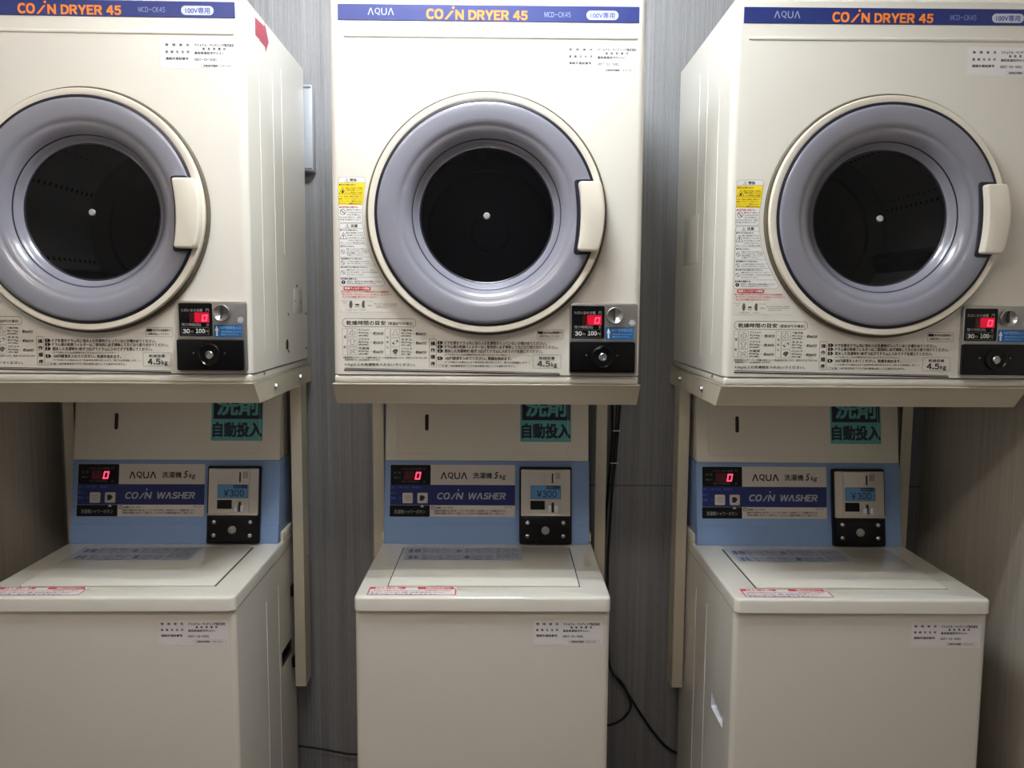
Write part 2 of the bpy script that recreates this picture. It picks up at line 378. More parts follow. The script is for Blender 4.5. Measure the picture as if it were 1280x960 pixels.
WARN = [('p',[(-0.30154,0.41292),(-0.2982,0.42048),(-0.26995,0.42111),(-0.26596,0.41718),(-0.26698,0.39931),(-0.26417,0.36349),(-0.26193,0.32951),(-0.24887,0.31758),(-0.24353,0.28546),(-0.23122,0.25325),(-0.21315,0.22097),(-0.18886,0.18859),(-0.1788,0.16212),(-0.17888,0.15087),(-0.18403,0.14776),(-0.29789,0.14701),(-0.30397,0.15208)],'film'),
('p',[(-0.301,0.41293),(-0.29688,0.41891),(-0.25248,0.41928),(-0.24716,0.41337),(-0.24764,0.40675),(-0.25311,0.36291),(-0.25414,0.33091),(-0.25755,0.32821),(-0.29881,0.32789),(-0.30215,0.33054)],'label_white'),
('p',[(-0.30202,0.40723),(-0.24763,0.40768),(-0.25269,0.36398),(-0.30182,0.36359)],'yellow'),
('po',[(-0.30207,0.41292),(-0.30068,0.41663),(-0.29688,0.41891),(-0.25248,0.41928),(-0.24847,0.41706),(-0.24716,0.41337),(-0.24764,0.40675),(-0.25311,0.36291),(-0.25414,0.33091),(-0.25755,0.32821),(-0.29881,0.32789),(-0.30188,0.33054)],'ink_grey',0.0005,True),
('po',[(-0.30215,0.40763),(-0.24749,0.40807)],'ink',0.0005,False),
('po',[(-0.30196,0.36345),(-0.25283,0.36384)],'ink',0.0003,False),
('po',[(-0.28894,0.40932),(-0.28481,0.41597),(-0.28086,0.40939)],'ink',0.0005,True),
('t','!',-0.28541,-0.28433,0.40988,0.41359,'ink',0,0),
('t','警告',-0.27866,-0.2644,0.40973,0.41608,'ink',0.04,0),
('t','●引火の恐れあり。',-0.30046,-0.26612,0.40169,0.40527,'ink',0.03,0),
('po',[(-0.30071,0.38538),(-0.29312,0.39843),(-0.28588,0.3855)],'ink',0.0008,True),
('p',[(-0.2957,0.38715),(-0.29525,0.39073),(-0.29374,0.39247),(-0.29317,0.39499),(-0.29185,0.39248),(-0.29081,0.39024),(-0.29112,0.38718)],'ink'),
('t','油脂などが付着した衣類は、',-0.28843,-0.25205,0.3957,0.39862,'ink',0.005,0),
('t','洗濯後も乾燥しないでくだ',-0.28646,-0.25263,0.39173,0.39465,'ink',0.005,0),
('t','さい。酸化熱により自然発',-0.28382,-0.25322,0.3871,0.39002,'ink',0.005,0),
('t','火や引火のおそれがあ',-0.28387,-0.2538,0.38351,0.38643,'ink',0.005,0),
('t','ります。食用油・動物油・美容オイル',-0.30119,-0.25359,0.3788,0.38172,'ink',0.005,0),
('t','機械油・ドライクリーニング油・ガソリン',-0.30125,-0.25431,0.37415,0.37707,'ink',0.005,0),
('t','ベンジン・シンナー・樹脂の付いたもの',-0.30132,-0.25504,0.36949,0.37242,'ink',0.005,0),
('t','ポリプロピレンの繊維の付いたもの。',-0.30138,-0.25577,0.36484,0.36776,'ink',0.005,0),
('t','●火災予防に注意する。',-0.3004,-0.26193,0.3571,0.36109,'red',0.03,0),
('co',-0.29338,0.34928,0.0054,'ink',0.0009),
('p',[(-0.29752,0.35257),(-0.29643,0.35352),(-0.28923,0.34638),(-0.29033,0.3453)],'ink'),
('t','運転中はドアを開けたり',-0.28563,-0.25524,0.35199,0.35519,'ink',0.003,0),
('t','ドラムが止まるまで中の',-0.28569,-0.25583,0.34692,0.35012,'ink',0.003,0),
('t','ものに手を触れない。',-0.2844,-0.25643,0.34226,0.34546,'ink',0.003,0),
('t','お子さまだけで使わせたり、お客様',-0.30096,-0.25703,0.33712,0.34033,'ink',0.003,0),
('t','の手の届く所に置かないでください。',-0.30102,-0.25762,0.33245,0.33565,'ink',0.003,0),
('p',[(-0.30056,0.3232),(-0.29748,0.32623),(-0.25588,0.32655),(-0.25328,0.32357),(-0.25253,0.31755),(-0.24719,0.28543),(-0.2353,0.25322),(-0.2112,0.20981),(-0.21023,0.20371),(-0.21435,0.20063),(-0.29717,0.20006),(-0.30081,0.20308)],'label_white'),
('po',[(-0.30119,0.32219),(-0.29952,0.32521),(-0.29646,0.32644),(-0.25689,0.32675),(-0.25387,0.32456),(-0.25253,0.31755),(-0.24719,0.28543),(-0.2353,0.25322),(-0.21925,0.22397),(-0.2112,0.21042),(-0.20981,0.20575),(-0.21127,0.20228),(-0.21497,0.20063),(-0.29676,0.20006),(-0.29961,0.20106),(-0.30079,0.2041)],'ink_grey',0.0005,True),
('po',[(-0.30147,0.31618),(-0.25254,0.31655)],'ink',0.0004,False),
('po',[(-0.3011,0.28462),(-0.24719,0.28502)],'ink',0.0004,False),
('po',[(-0.30085,0.25881),(-0.23769,0.25927)],'ink',0.0004,False),
('po',[(-0.30068,0.24142),(-0.2297,0.24193)],'ink',0.0004,False),
('po',[(-0.3006,0.21791),(-0.21685,0.2185)],'ink',0.0004,False),
('po',[(-0.28846,0.31768),(-0.28451,0.32493),(-0.28075,0.31774)],'ink',0.0005,True),
('t','!',-0.28518,-0.28396,0.31831,0.32272,'ink',0,0),
('t','注意',-0.27765,-0.26365,0.31842,0.32504,'ink',0.04,0),
('t','●やけどの恐れあり。',-0.29969,-0.26355,0.31131,0.31472,'ink',0.03,0),
('t','●手を入れない。',-0.29912,-0.27044,0.2789,0.28233,'ink',0.03,0),
('t','●洗濯物はすぐに取り出す。',-0.29845,-0.25362,0.25374,0.25737,'ink',0.03,0),
('t','●火気や引火物を近づけない。',-0.29869,-0.2432,0.23657,0.24022,'ink',0.03,0),
('t','●衣類を確認する。',-0.29901,-0.26592,0.21296,0.21682,'ink',0.03,0),
('po',[(-0.29994,0.2951),(-0.29265,0.30841),(-0.28571,0.2952)],'ink',0.0008,True),
('t','!',-0.29377,-0.29174,0.29636,0.3042,'ink',0.02,0),
('co',-0.29419,0.26935,0.00407,'ink',0.0006),
('p',[(-0.29721,0.27155),(-0.29639,0.27236),(-0.29117,0.26716),(-0.29199,0.26634)],'ink'),
('co',-0.29448,0.24774,0.00407,'ink',0.0006),
('p',[(-0.29751,0.24994),(-0.29668,0.25076),(-0.29145,0.24554),(-0.29228,0.24472)],'ink'),
('co',-0.29414,0.2279,0.00408,'ink',0.0006),
('p',[(-0.29717,0.2301),(-0.29634,0.23092),(-0.29111,0.22569),(-0.29193,0.22487)],'ink'),
('c',-0.294,0.2078,0.00409,'ink'),
('t','!',-0.29461,-0.29339,0.20496,0.21065,'label_white',0.03,0),
('t','運転中や運転直後はドアガラス',-0.28799,-0.25264,0.30597,0.30899,'ink',0.004,0),
('t','周辺が高温になっていることがあり',-0.28602,-0.25208,0.30116,0.30417,'ink',0.004,0),
('t','ますので手を触れないで、お子様',-0.28365,-0.25112,0.29594,0.29896,'ink',0.004,0),
('t','にも特にご注意ください。',-0.28331,-0.25016,0.29112,0.29414,'ink',0.004,0),
('t','ボタン・ファスナー等の金具にも注意。',-0.29964,-0.2492,0.28623,0.28925,'ink',0.004,0),
('t','回転しているドラムには手を入れ',-0.28679,-0.24526,0.2736,0.27662,'ink',0.004,0),
('t','たりしないでください。また完全に',-0.28684,-0.24225,0.26957,0.2726,'ink',0.004,0),
('t','停止を確認し、ゆっくりドア',-0.28689,-0.24372,0.26573,0.26876,'ink',0.004,0),
('t','を開けてください。',-0.28654,-0.25252,0.26166,0.26469,'ink',0.004,0),
('t','しわや縮みの原因となりますので',-0.28712,-0.23941,0.24857,0.25161,'ink',0.004,0),
('t','すみやかに取り出してください。',-0.28717,-0.23701,0.24433,0.24737,'ink',0.004,0),
('t','機器のそばにベンジンやシンナー、ガソリン',-0.28693,-0.22836,0.2314,0.23444,'ink',0.004,0),
('t','などの引火物や、たばこなどの火気を',-0.28699,-0.22432,0.22675,0.22979,'ink',0.004,0),
('t','近づけないでください。',-0.28706,-0.25092,0.22159,0.22463,'ink',0.004,0),
('t','乾燥前に、衣類の取り扱い絵表示を確認してください',-0.28683,-0.21632,0.2081,0.21115,'ink',0.004,0),
('t','表示のない物は乾かさないでください。',-0.28688,-0.2276,0.20379,0.20684,'ink',0.004,0),
('r',-0.29417,-0.23854,0.19193,0.19885,'red',0.0025),
('t','乾燥フィルターの掃除',-0.29151,-0.24099,0.19335,0.19763,'label_white',0.03,0),
('t','●ドラム奥のフィルターカバーの内側が目づまりすると乾燥時間が',-0.29897,-0.20012,0.18675,0.19041,'red',0.01,0),
('t','長くなります。できるだけフィルターを水洗いし、よくかわかして',-0.29638,-0.19505,0.18147,0.18514,'red',0.01,0),
('t','もとどおり確実に取り付けてください。',-0.29645,-0.22582,0.17606,0.17974,'red',0.01,0),
('p',[(-0.28273,0.16244),(-0.28163,0.16858),(-0.27913,0.17125),(-0.27671,0.16861),(-0.27576,0.16249),(-0.27685,0.15737),(-0.27935,0.15429),(-0.28177,0.15734)],'ink_grey'),
('co',-0.27925,0.16247,0.00226,'ink',0.0004),
('p',[(-0.25712,0.16262),(-0.25623,0.16875),(-0.25354,0.17101),(-0.25049,0.16879),(-0.25179,0.16265),(-0.25061,0.15755),(-0.25371,0.15508),(-0.25635,0.15751)],'ink_grey'),
('co',-0.25302,0.16264,0.00185,'ink',0.0004),
('p',[(-0.27063,0.16355),(-0.26591,0.16358),(-0.2659,0.1648),(-0.26244,0.16258),(-0.26595,0.16031),(-0.26594,0.16153),(-0.27065,0.1615)],'ink'),
('t','フィルターカバー',-0.30065,-0.28427,0.16871,0.17095,'ink',0.0,0),
('t','つまみ',-0.29518,-0.28883,0.16463,0.16687,'ink',0.0,0),
('t','取り外す',-0.27069,-0.2625,0.15683,0.15908,'ink',0.0,0),
('t','フィルター',-0.24741,-0.23307,0.16804,0.17029,'ink',0.0,0),
('t','掃除する',-0.24484,-0.23582,0.15946,0.16171,'ink',0.0,0),
('t','フィルターカバー',-0.29066,-0.26606,0.15041,0.15266,'ink',0.0,0),
('t','フィルター',-0.26093,-0.24698,0.15057,0.15282,'ink',0.0,0),
('t','●フィルターをつまみながら、矢印の方向',-0.23107,-0.18391,0.16295,0.1652,'ink',0.0,0),
('t','にひねって引くと外れます。',-0.22803,-0.18497,0.15928,0.16153,'ink',0.0,0),
('t','元どおりにして下さい。',-0.22807,-0.20038,0.15554,0.15779,'ink',0.0,0)]
INSTR = [('o',-0.29704,-0.1464,0.11713,0.13368,'ink',0.0075,0.0007),
('t','乾燥時間の目安',-0.28934,-0.20846,0.12042,0.12966,'ink',0.012,0),
('t','（室温20℃の場合）',-0.20365,-0.15219,0.12088,0.12743,'ink',0.006,0),
('o',-0.29756,-0.2883,0.0587,0.11397,'ink_grey',0.001,0.0004),
('t','混',-0.29511,-0.2901,0.09315,0.09894,'ink',0,0),
('t','紡',-0.29539,-0.29037,0.07246,0.07826,'ink',0,0),
('o',-0.21033,-0.19971,0.05847,0.11339,'ink_grey',0.001,0.0004),
('t','も',-0.20716,-0.20253,0.09332,0.09853,'ink',0,0),
('t','め',-0.20724,-0.20261,0.08326,0.08848,'ink',0,0),
('t','ん',-0.20733,-0.20269,0.07301,0.07823,'ink',0,0),
('o',-0.28632,-0.26763,0.09672,0.1135,'ink_grey',0.0012,0.0004),
('t','ワイシャツ',-0.26487,-0.24232,0.10806,0.11307,'ink',0.004,0),
('t','約200g',-0.26455,-0.24392,0.10227,0.1067,'ink',0.004,0),
('t','(約5枚)',-0.26462,-0.24437,0.09686,0.10111,'ink',0.004,0),
('po',[(-0.242,0.10389),(-0.23487,0.10394)],'ink',0.0003,False),
('t','約30分',-0.2341,-0.21288,0.10034,0.1069,'ink',0.01,0),
('po',[(-0.28128,0.09978),(-0.28119,0.10711),(-0.27807,0.11021),(-0.27576,0.11023),(-0.27271,0.10716),(-0.2728,0.09983)],'ink',0.0005,True),
('po',[(-0.27691,0.11022),(-0.27704,0.09981)],'ink',0.0005,False),
('po',[(-0.28358,0.10131),(-0.28119,0.10711)],'ink',0.0005,False),
('po',[(-0.27047,0.10139),(-0.27271,0.10716)],'ink',0.0005,False),
('o',-0.28657,-0.26785,0.07778,0.0946,'ink_grey',0.0012,0.0004),
('t','ブラウス',-0.26509,-0.24251,0.08914,0.09416,'ink',0.004,0),
('t','約200g',-0.26477,-0.24412,0.08334,0.08779,'ink',0.004,0),
('t','(約8枚)',-0.26484,-0.24457,0.07792,0.08218,'ink',0.004,0),
('po',[(-0.2422,0.08496),(-0.23506,0.08501)],'ink',0.0003,False),
('t','約30分',-0.23429,-0.21305,0.0814,0.08798,'ink',0.01,0),
('po',[(-0.28374,0.08857),(-0.27985,0.0913),(-0.27445,0.09133),(-0.27062,0.08865),(-0.27296,0.08632),(-0.27411,0.08747),(-0.27419,0.08051),(-0.28037,0.08047),(-0.28028,0.08743),(-0.28145,0.08626)],'ink',0.0005,True),
('o',-0.28681,-0.26808,0.0588,0.07565,'ink_grey',0.0012,0.0004),
('t','作業服',-0.26531,-0.24271,0.07018,0.07522,'ink',0.004,0),
('t','約800g',-0.26499,-0.24432,0.06437,0.06882,'ink',0.004,0),
('t','(約2着)',-0.26506,-0.24476,0.05894,0.0632,'ink',0.004,0),
('po',[(-0.24239,0.06599),(-0.23524,0.06604)],'ink',0.0003,False),
('t','約60分',-0.23447,-0.21321,0.06243,0.06901,'ink',0.01,0),
('po',[(-0.28329,0.06342),(-0.27352,0.072),(-0.27124,0.0693),(-0.28099,0.06149)],'ink',0.0005,True),
('po',[(-0.28319,0.07116),(-0.27936,0.06809)],'ink',0.0008,False),
('po',[(-0.27592,0.06579),(-0.27171,0.06194)],'ink',0.0008,False),
('o',-0.19802,-0.17969,0.09631,0.1131,'ink_grey',0.0012,0.0004),
('t','下着(半袖)',-0.17715,-0.15419,0.10766,0.11267,'ink',0.004,0),
('t','約130g',-0.1768,-0.15577,0.10187,0.10631,'ink',0.004,0),
('t','(約8枚)',-0.17684,-0.15618,0.09646,0.10071,'ink',0.004,0),
('po',[(-0.15384,0.10349),(-0.14728,0.10353)],'ink',0.0003,False),
('t','約60分',-0.14651,-0.12488,0.09994,0.1065,'ink',0.01,0),
('po',[(-0.19075,0.1102),(-0.18689,0.11022),(-0.18653,0.10598),(-0.18231,0.10254),(-0.18504,0.09943),(-0.18888,0.10211),(-0.19276,0.09938),(-0.19544,0.10245),(-0.19116,0.10595)],'ink',0.0005,True),
('o',-0.19817,-0.17982,0.07736,0.09419,'ink_grey',0.0012,0.0004),
('t','タオル',-0.17727,-0.15429,0.08873,0.09376,'ink',0.004,0),
('t','約70g',-0.17693,-0.15587,0.08293,0.08737,'ink',0.004,0),
('t','(約10枚)',-0.17696,-0.15628,0.0775,0.08176,'ink',0.004,0),
('po',[(-0.15394,0.08455),(-0.14737,0.08459)],'ink',0.0003,False),
('t','約60分',-0.1466,-0.12495,0.08099,0.08757,'ink',0.01,0),
('po',[(-0.19557,0.08429),(-0.18549,0.09054),(-0.18242,0.08708),(-0.19212,0.08083)],'ink',0.0005,True),
('p',[(-0.19557,0.08429),(-0.19363,0.08546),(-0.19018,0.082),(-0.19212,0.08083)],'ink_grey'),
('p',[(-0.18704,0.08956),(-0.18549,0.09054),(-0.18242,0.08708),(-0.18397,0.08591)],'ink_grey'),
('o',-0.19832,-0.17995,0.05837,0.07523,'ink_grey',0.0012,0.0004),
('t','パジャマ',-0.1774,-0.15439,0.06976,0.0748,'ink',0.004,0),
('t','約500g',-0.17705,-0.15597,0.06394,0.0684,'ink',0.004,0),
('t','(約1着)',-0.17709,-0.15638,0.05851,0.06278,'ink',0.004,0),
('po',[(-0.15404,0.06557),(-0.14746,0.06561)],'ink',0.0003,False),
('t','約60分',-0.14669,-0.12501,0.062,0.06859,'ink',0.01,0),
('p',[(-0.19493,0.06764),(-0.19064,0.07193),(-0.18523,0.07158),(-0.18255,0.06772),(-0.18527,0.06577),(-0.18724,0.06149),(-0.19187,0.06262),(-0.19146,0.06611),(-0.19418,0.06416)],'ink_grey'),
('t','※乾燥時間およびヒーターの種類や電圧によって乾燥時間は変わります。室温が10℃以下のときは',-0.29646,-0.1235,0.05165,0.05572,'ink',0.003,0),
('t','乾燥時間が15〜30分程度長くなります。',-0.29324,-0.21955,0.04709,0.05078,'ink',0.003,0),
('t','4.5kg以上の洗濯物を入れないでください。',-0.29395,-0.14817,0.03526,0.04226,'ink',0.01,0),
('p',[(-0.29345,0.0323),(0.15001,0.02442),(0.15003,0.02305),(-0.29348,0.03054)],'ink_grey'),
('p',[(-0.29524,0.02917),(0.1516,0.02208),(0.15162,0.01974),(-0.29527,0.02664)],'ink'),
('o',-0.1189,-0.10443,0.0346,0.09307,'ink',0.0015,0.0005),
('t','操',-0.11614,-0.10659,0.0796,0.08818,'ink',0.02,0),
('t','作',-0.11618,-0.10662,0.06561,0.0742,'ink',0.02,0),
('t','順',-0.11622,-0.10666,0.05159,0.0602,'ink',0.02,0),
('t','序',-0.11627,-0.10669,0.03756,0.04618,'ink',0.02,0),
('p',[(-0.10168,0.08873),(-0.0936,0.08878),(-0.09017,0.08537),(-0.09361,0.08192),(-0.10169,0.08186)],'ink'),
('t','1',-0.09801,-0.09679,0.08312,0.08753,'label_white',0.02,0),
('p',[(-0.1017,0.08039),(-0.09361,0.08044),(-0.09019,0.07703),(-0.09362,0.07357),(-0.10171,0.07352)],'ink'),
('t','2',-0.09876,-0.09607,0.07478,0.07919,'label_white',0.02,0),
('p',[(-0.10172,0.07181),(-0.09363,0.07186),(-0.0902,0.06844),(-0.09364,0.06498),(-0.10173,0.06493)],'ink'),
('t','3',-0.09878,-0.09608,0.06618,0.0706,'label_white',0.02,0),
('p',[(-0.10175,0.05657),(-0.09365,0.05662),(-0.09022,0.0532),(-0.09366,0.04973),(-0.10176,0.04968)],'ink'),
('t','4',-0.09881,-0.09611,0.05094,0.05537,'label_white',0.02,0),
('t','ドアを開きドラム内に他の人の洗濯物が入っていないか確かめてください。',-0.08699,0.12272,0.08139,0.08875,'ink',0.01,0),
('t','ドラム奥の乾燥フィルターはご使用前に必ず掃除して元どおり取り付けてください。',-0.087,0.14787,0.07361,0.08073,'ink',0.01,0),
('t','脱水した洗濯物を1枚ずつ広げてドラムに入れてドアを閉じてください。',-0.08701,0.11503,0.06491,0.07203,'ink',0.01,0),
('t','(ドアを閉じるときは洗濯物がはさまらないようにしてください。)',-0.08702,0.04678,0.05806,0.06273,'ink',0.0,0),
('t','100円硬貨を入れてください。乾燥を始めます。',-0.08581,0.05101,0.0497,0.05684,'ink',0.008,0),
('t','(ドアを開ければ運転は止まり乾燥時間は積み残されます。閉じれば再運転します。)',-0.08704,0.08821,0.04267,0.0471,'ink',0.0,0),
('t','100円硬貨専用ですので他の硬貨は投入しても返却されません。',-0.076,0.06046,0.03522,0.03991,'ink',0.0,0),
('o',-0.10253,-0.0787,0.03472,0.04039,'ink_grey',0.0006,0.0003),
('t','ご注意',-0.10007,-0.08116,0.03546,0.03941,'ink',0,0),
('o',0.10339,0.15663,0.09436,0.11298,'ink',0.0012,0.0005),
('r',0.10482,0.11586,0.10477,0.11016,'ink',0.0004),
('t','表示中は自動運転で',0.1166,0.15388,0.10493,0.11007,'ink',0.01,0),
('t','点検を停止しています。',0.10735,0.15128,0.09754,0.1022,'ink',0.01,0),
('o',0.09557,0.15292,0.03354,0.0614,'ink_grey',0.0025,0.0005),
('t','乾燥容量',0.1078,0.14053,0.0518,0.05771,'ink',0.008,0),
('t','4.5',0.10472,0.13082,0.03696,0.04905,'ink',0.03,0),
('t','kg',0.13282,0.14513,0.03437,0.04622,'ink',0.02,0)]
DRYDISP = [('r',0.17429,0.24121,0.09622,0.16289,'black_gloss',0.003),
('t','ただいまの金額',0.17892,0.22222,0.14562,0.15199,'print_grey',0,0),
('t','円',0.22862,0.23503,0.14583,0.1522,'print_grey',0,0),
('t','残り時間(約)',0.17934,0.21781,0.11556,0.1227,'print_grey',0,0),
('t','分',0.22951,0.23442,0.11615,0.12217,'print_grey',0,0),
('o',0.17839,0.23407,0.09922,0.11372,'print_grey',0.0008,0.0003),
('t','30',0.18103,0.19537,0.10193,0.1106,'print_white',0.03,0),
('t','分',0.19615,0.20332,0.10238,0.10803,'print_grey',0,0),
('t','100',0.20745,0.22557,0.10249,0.11115,'print_white',0.03,0),
('t','円',0.22635,0.23277,0.10257,0.10823,'print_grey',0,0)]
DRYLEDWIN = [('r',0.19552,0.23529,0.12394,0.14422,'led_dark',0),
('r',0.20588,0.23529,0.12397,0.14425,'led_glass',0)]
DRYLED = [('p',[(0.22219,0.13976),(0.23274,0.13983),(0.23229,0.13739),(0.22174,0.13732)],'led'),
('p',[(0.22022,0.12905),(0.23077,0.12911),(0.23033,0.12667),(0.21977,0.1266)],'led'),
('p',[(0.22192,0.13829),(0.22437,0.13831),(0.22346,0.13339),(0.22101,0.13337)],'led'),
('p',[(0.22094,0.13299),(0.22339,0.13301),(0.22249,0.12808),(0.22004,0.12807)],'led'),
('p',[(0.23002,0.13835),(0.23247,0.13836),(0.23157,0.13344),(0.22912,0.13342)],'led'),
('p',[(0.22905,0.13305),(0.2315,0.13306),(0.2306,0.12814),(0.22814,0.12812)],'led')]
DRYBLUE = [('r',0.24408,0.3015,0.09418,0.1198,'sticker_blue',0.0015),
('p',[(0.24596,0.10739),(0.24973,0.11777),(0.25389,0.10744),(0.25162,0.10743),(0.25182,0.09668),(0.24842,0.09666),(0.24822,0.1074)],'print_white'),
('t','100円硬貨投入口',0.25528,0.29872,0.1106,0.11682,'print_blue',0,0),
('t','硬貨は右側の投入口に入れて',0.25827,0.29889,0.10383,0.10703,'print_blue',0,0),
('t','縦向きで入れて下さい。',0.25838,0.29372,0.09816,0.10155,'print_blue',0,0)]
WPLATE = [('r',-0.25119,0.07319,0.06991,0.20391,'plate_beige',0.003),
('r',-0.25066,-0.14658,0.15141,0.2034,'black_matte',0.003),
('r',-0.25103,0.07325,0.09921,0.1519,'navy',0),
('r',-0.25155,-0.14775,0.06947,0.09875,'black_matte',0.002),
('t','ただいまの金額',-0.22244,-0.17079,0.18909,0.1957,'print_dim',0,0),
('t','円',-0.16637,-0.15946,0.18925,0.19586,'print_dim',0,0),
('t', '金 額', -0.24246, -0.22425, 0.17984, 0.18617, 'print_dim', 0, 0),
('t','運転中',-0.24228,-0.22407,0.16692,0.17269,'print_dim',0,0),
('t','残り時間(約)',-0.222,-0.17647,0.15608,0.16295,'print_dim',0,0),
('t','分',-0.16598,-0.15936,0.15624,0.16311,'print_dim',0,0),
('t','洗い',-0.24938,-0.2356,0.14216,0.14765,'print_dimblue',0,0),
('t','▶すすぎ',-0.2265,-0.2025,0.14228,0.14777,'print_dimblue',0,0),
('t','▶脱水',-0.1934,-0.17188,0.14242,0.14791,'print_dimblue',0,0),
('t','表示',-0.25,-0.23622,0.12761,0.1331,'print_dimblue',0,0),
('t','運転',-0.24982,-0.23605,0.11445,0.12048,'print_dimblue',0,0),
('t','分',-0.22778,-0.22227,0.11453,0.12056,'print_dimblue',0,0),
('p',[(-0.17293,0.0942),(-0.1675,0.1008),(-0.16191,0.09425)],'plate_beige'),
('t','洗濯槽シャワーボタン',-0.24024,-0.15957,0.07685,0.08752,'print_grey',0,0),
('t','ΛQUΛ',-0.12059,-0.05122,0.16676,0.18437,'ink',0.025,0),
('t','洗濯機',-0.03629,0.0135,0.1682,0.18416,'ink',0.014,0),
('t','5',0.0182,0.03065,0.16836,0.18598,'ink',0.02,0.2),
('t','kg',0.03151,0.0506,0.16458,0.18027,'ink',0.02,0.2),
('t','CO',-0.13053,-0.09383,0.11419,0.13202,'logo_grey',0.045,0.2),
('p',[(-0.0943,0.11426),(-0.09028,0.11428),(-0.07899,0.12997),(-0.08301,0.12995)],'logo_grey'),
('c',-0.0741,0.1385,0.00221,'logo_grey'),
('t','N',-0.08059,-0.06016,0.11436,0.1322,'logo_grey',0.045,0.2),
('t','WΛSHER',-0.0505,0.05115,0.11466,0.13196,'logo_grey',0.045,0.2),
('r',-0.14453,-0.13682,0.08886,0.0968,'ink',0.0004),
('p',[(-0.14318,0.09542),(-0.13988,0.09543),(-0.1382,0.09352),(-0.13817,0.09024),(-0.14313,0.09022)],'plate_beige'),
('t','洗濯槽シャワーボタン',-0.13433,-0.08582,0.08981,0.09556,'ink',0.01,0),
('t','MCW-C50',0.04496,0.06594,0.09323,0.09679,'ink',0,0),
('t','運転前の洗濯槽の汚れを洗い流し、シャワーボタンを押すと、約20秒間シャワーで洗濯槽を洗浄します。',-0.13563,0.0497,0.08241,0.08789,'ink',0.006,0),
('t','洗濯物は洗濯槽から取り出してご使用になり、よごれのひどい洗濯槽は数回繰り返してご使用ください。',-0.13555,0.04836,0.07557,0.08104,'ink',0.006,0)]
WLEDWIN = [('r',-0.21587,-0.18909,0.16458,0.18686,'led_dark',0)]
WLED = [('p',[(-0.18418,0.18502),(-0.17037,0.18508),(-0.17104,0.1815),(-0.18485,0.18144)],'led'),
('p',[(-0.18724,0.16878),(-0.17343,0.16884),(-0.17411,0.16526),(-0.18791,0.1652)],'led'),
('p',[(-0.18458,0.18287),(-0.18099,0.18289),(-0.1824,0.1754),(-0.18599,0.17538)],'led'),
('p',[(-0.1861,0.17483),(-0.18251,0.17485),(-0.18392,0.16736),(-0.18751,0.16735)],'led'),
('p',[(-0.17436,0.18292),(-0.17077,0.18294),(-0.17219,0.17545),(-0.17578,0.17543)],'led'),
('p',[(-0.17588,0.17488),(-0.17229,0.17489),(-0.1737,0.16741),(-0.17729,0.16739)],'led')]
WPRICE = [('r',0.11386,0.19101,0.11825,0.15214,'lcd_blue',0.0012),
('o',0.11386,0.19101,0.11825,0.15214,'ink',0.0012,0.0008),
('r',0.15413,0.18876,0.14288,0.15124,'ink',0.0004),
('t','硬貨投入口',0.15561,0.18728,0.14436,0.14977,'lcd_blue',0,0),
('t','¥300',0.12895,0.18038,0.12194,0.13937,'ink',0.004,0)]
DETERGENT = [('r',0.08606,0.21924,0.26445,0.3935,'teal',0.003),
('r',0.0911,0.21627,0.32099,0.3876,'det_navy',0.0005),
('t','洗剤',0.09964,0.20668,0.32967,0.38199,'teal',0.03,0),
('t','自動投入',0.08989,0.21764,0.2734,0.3129,'det_navy',0.035,0)]
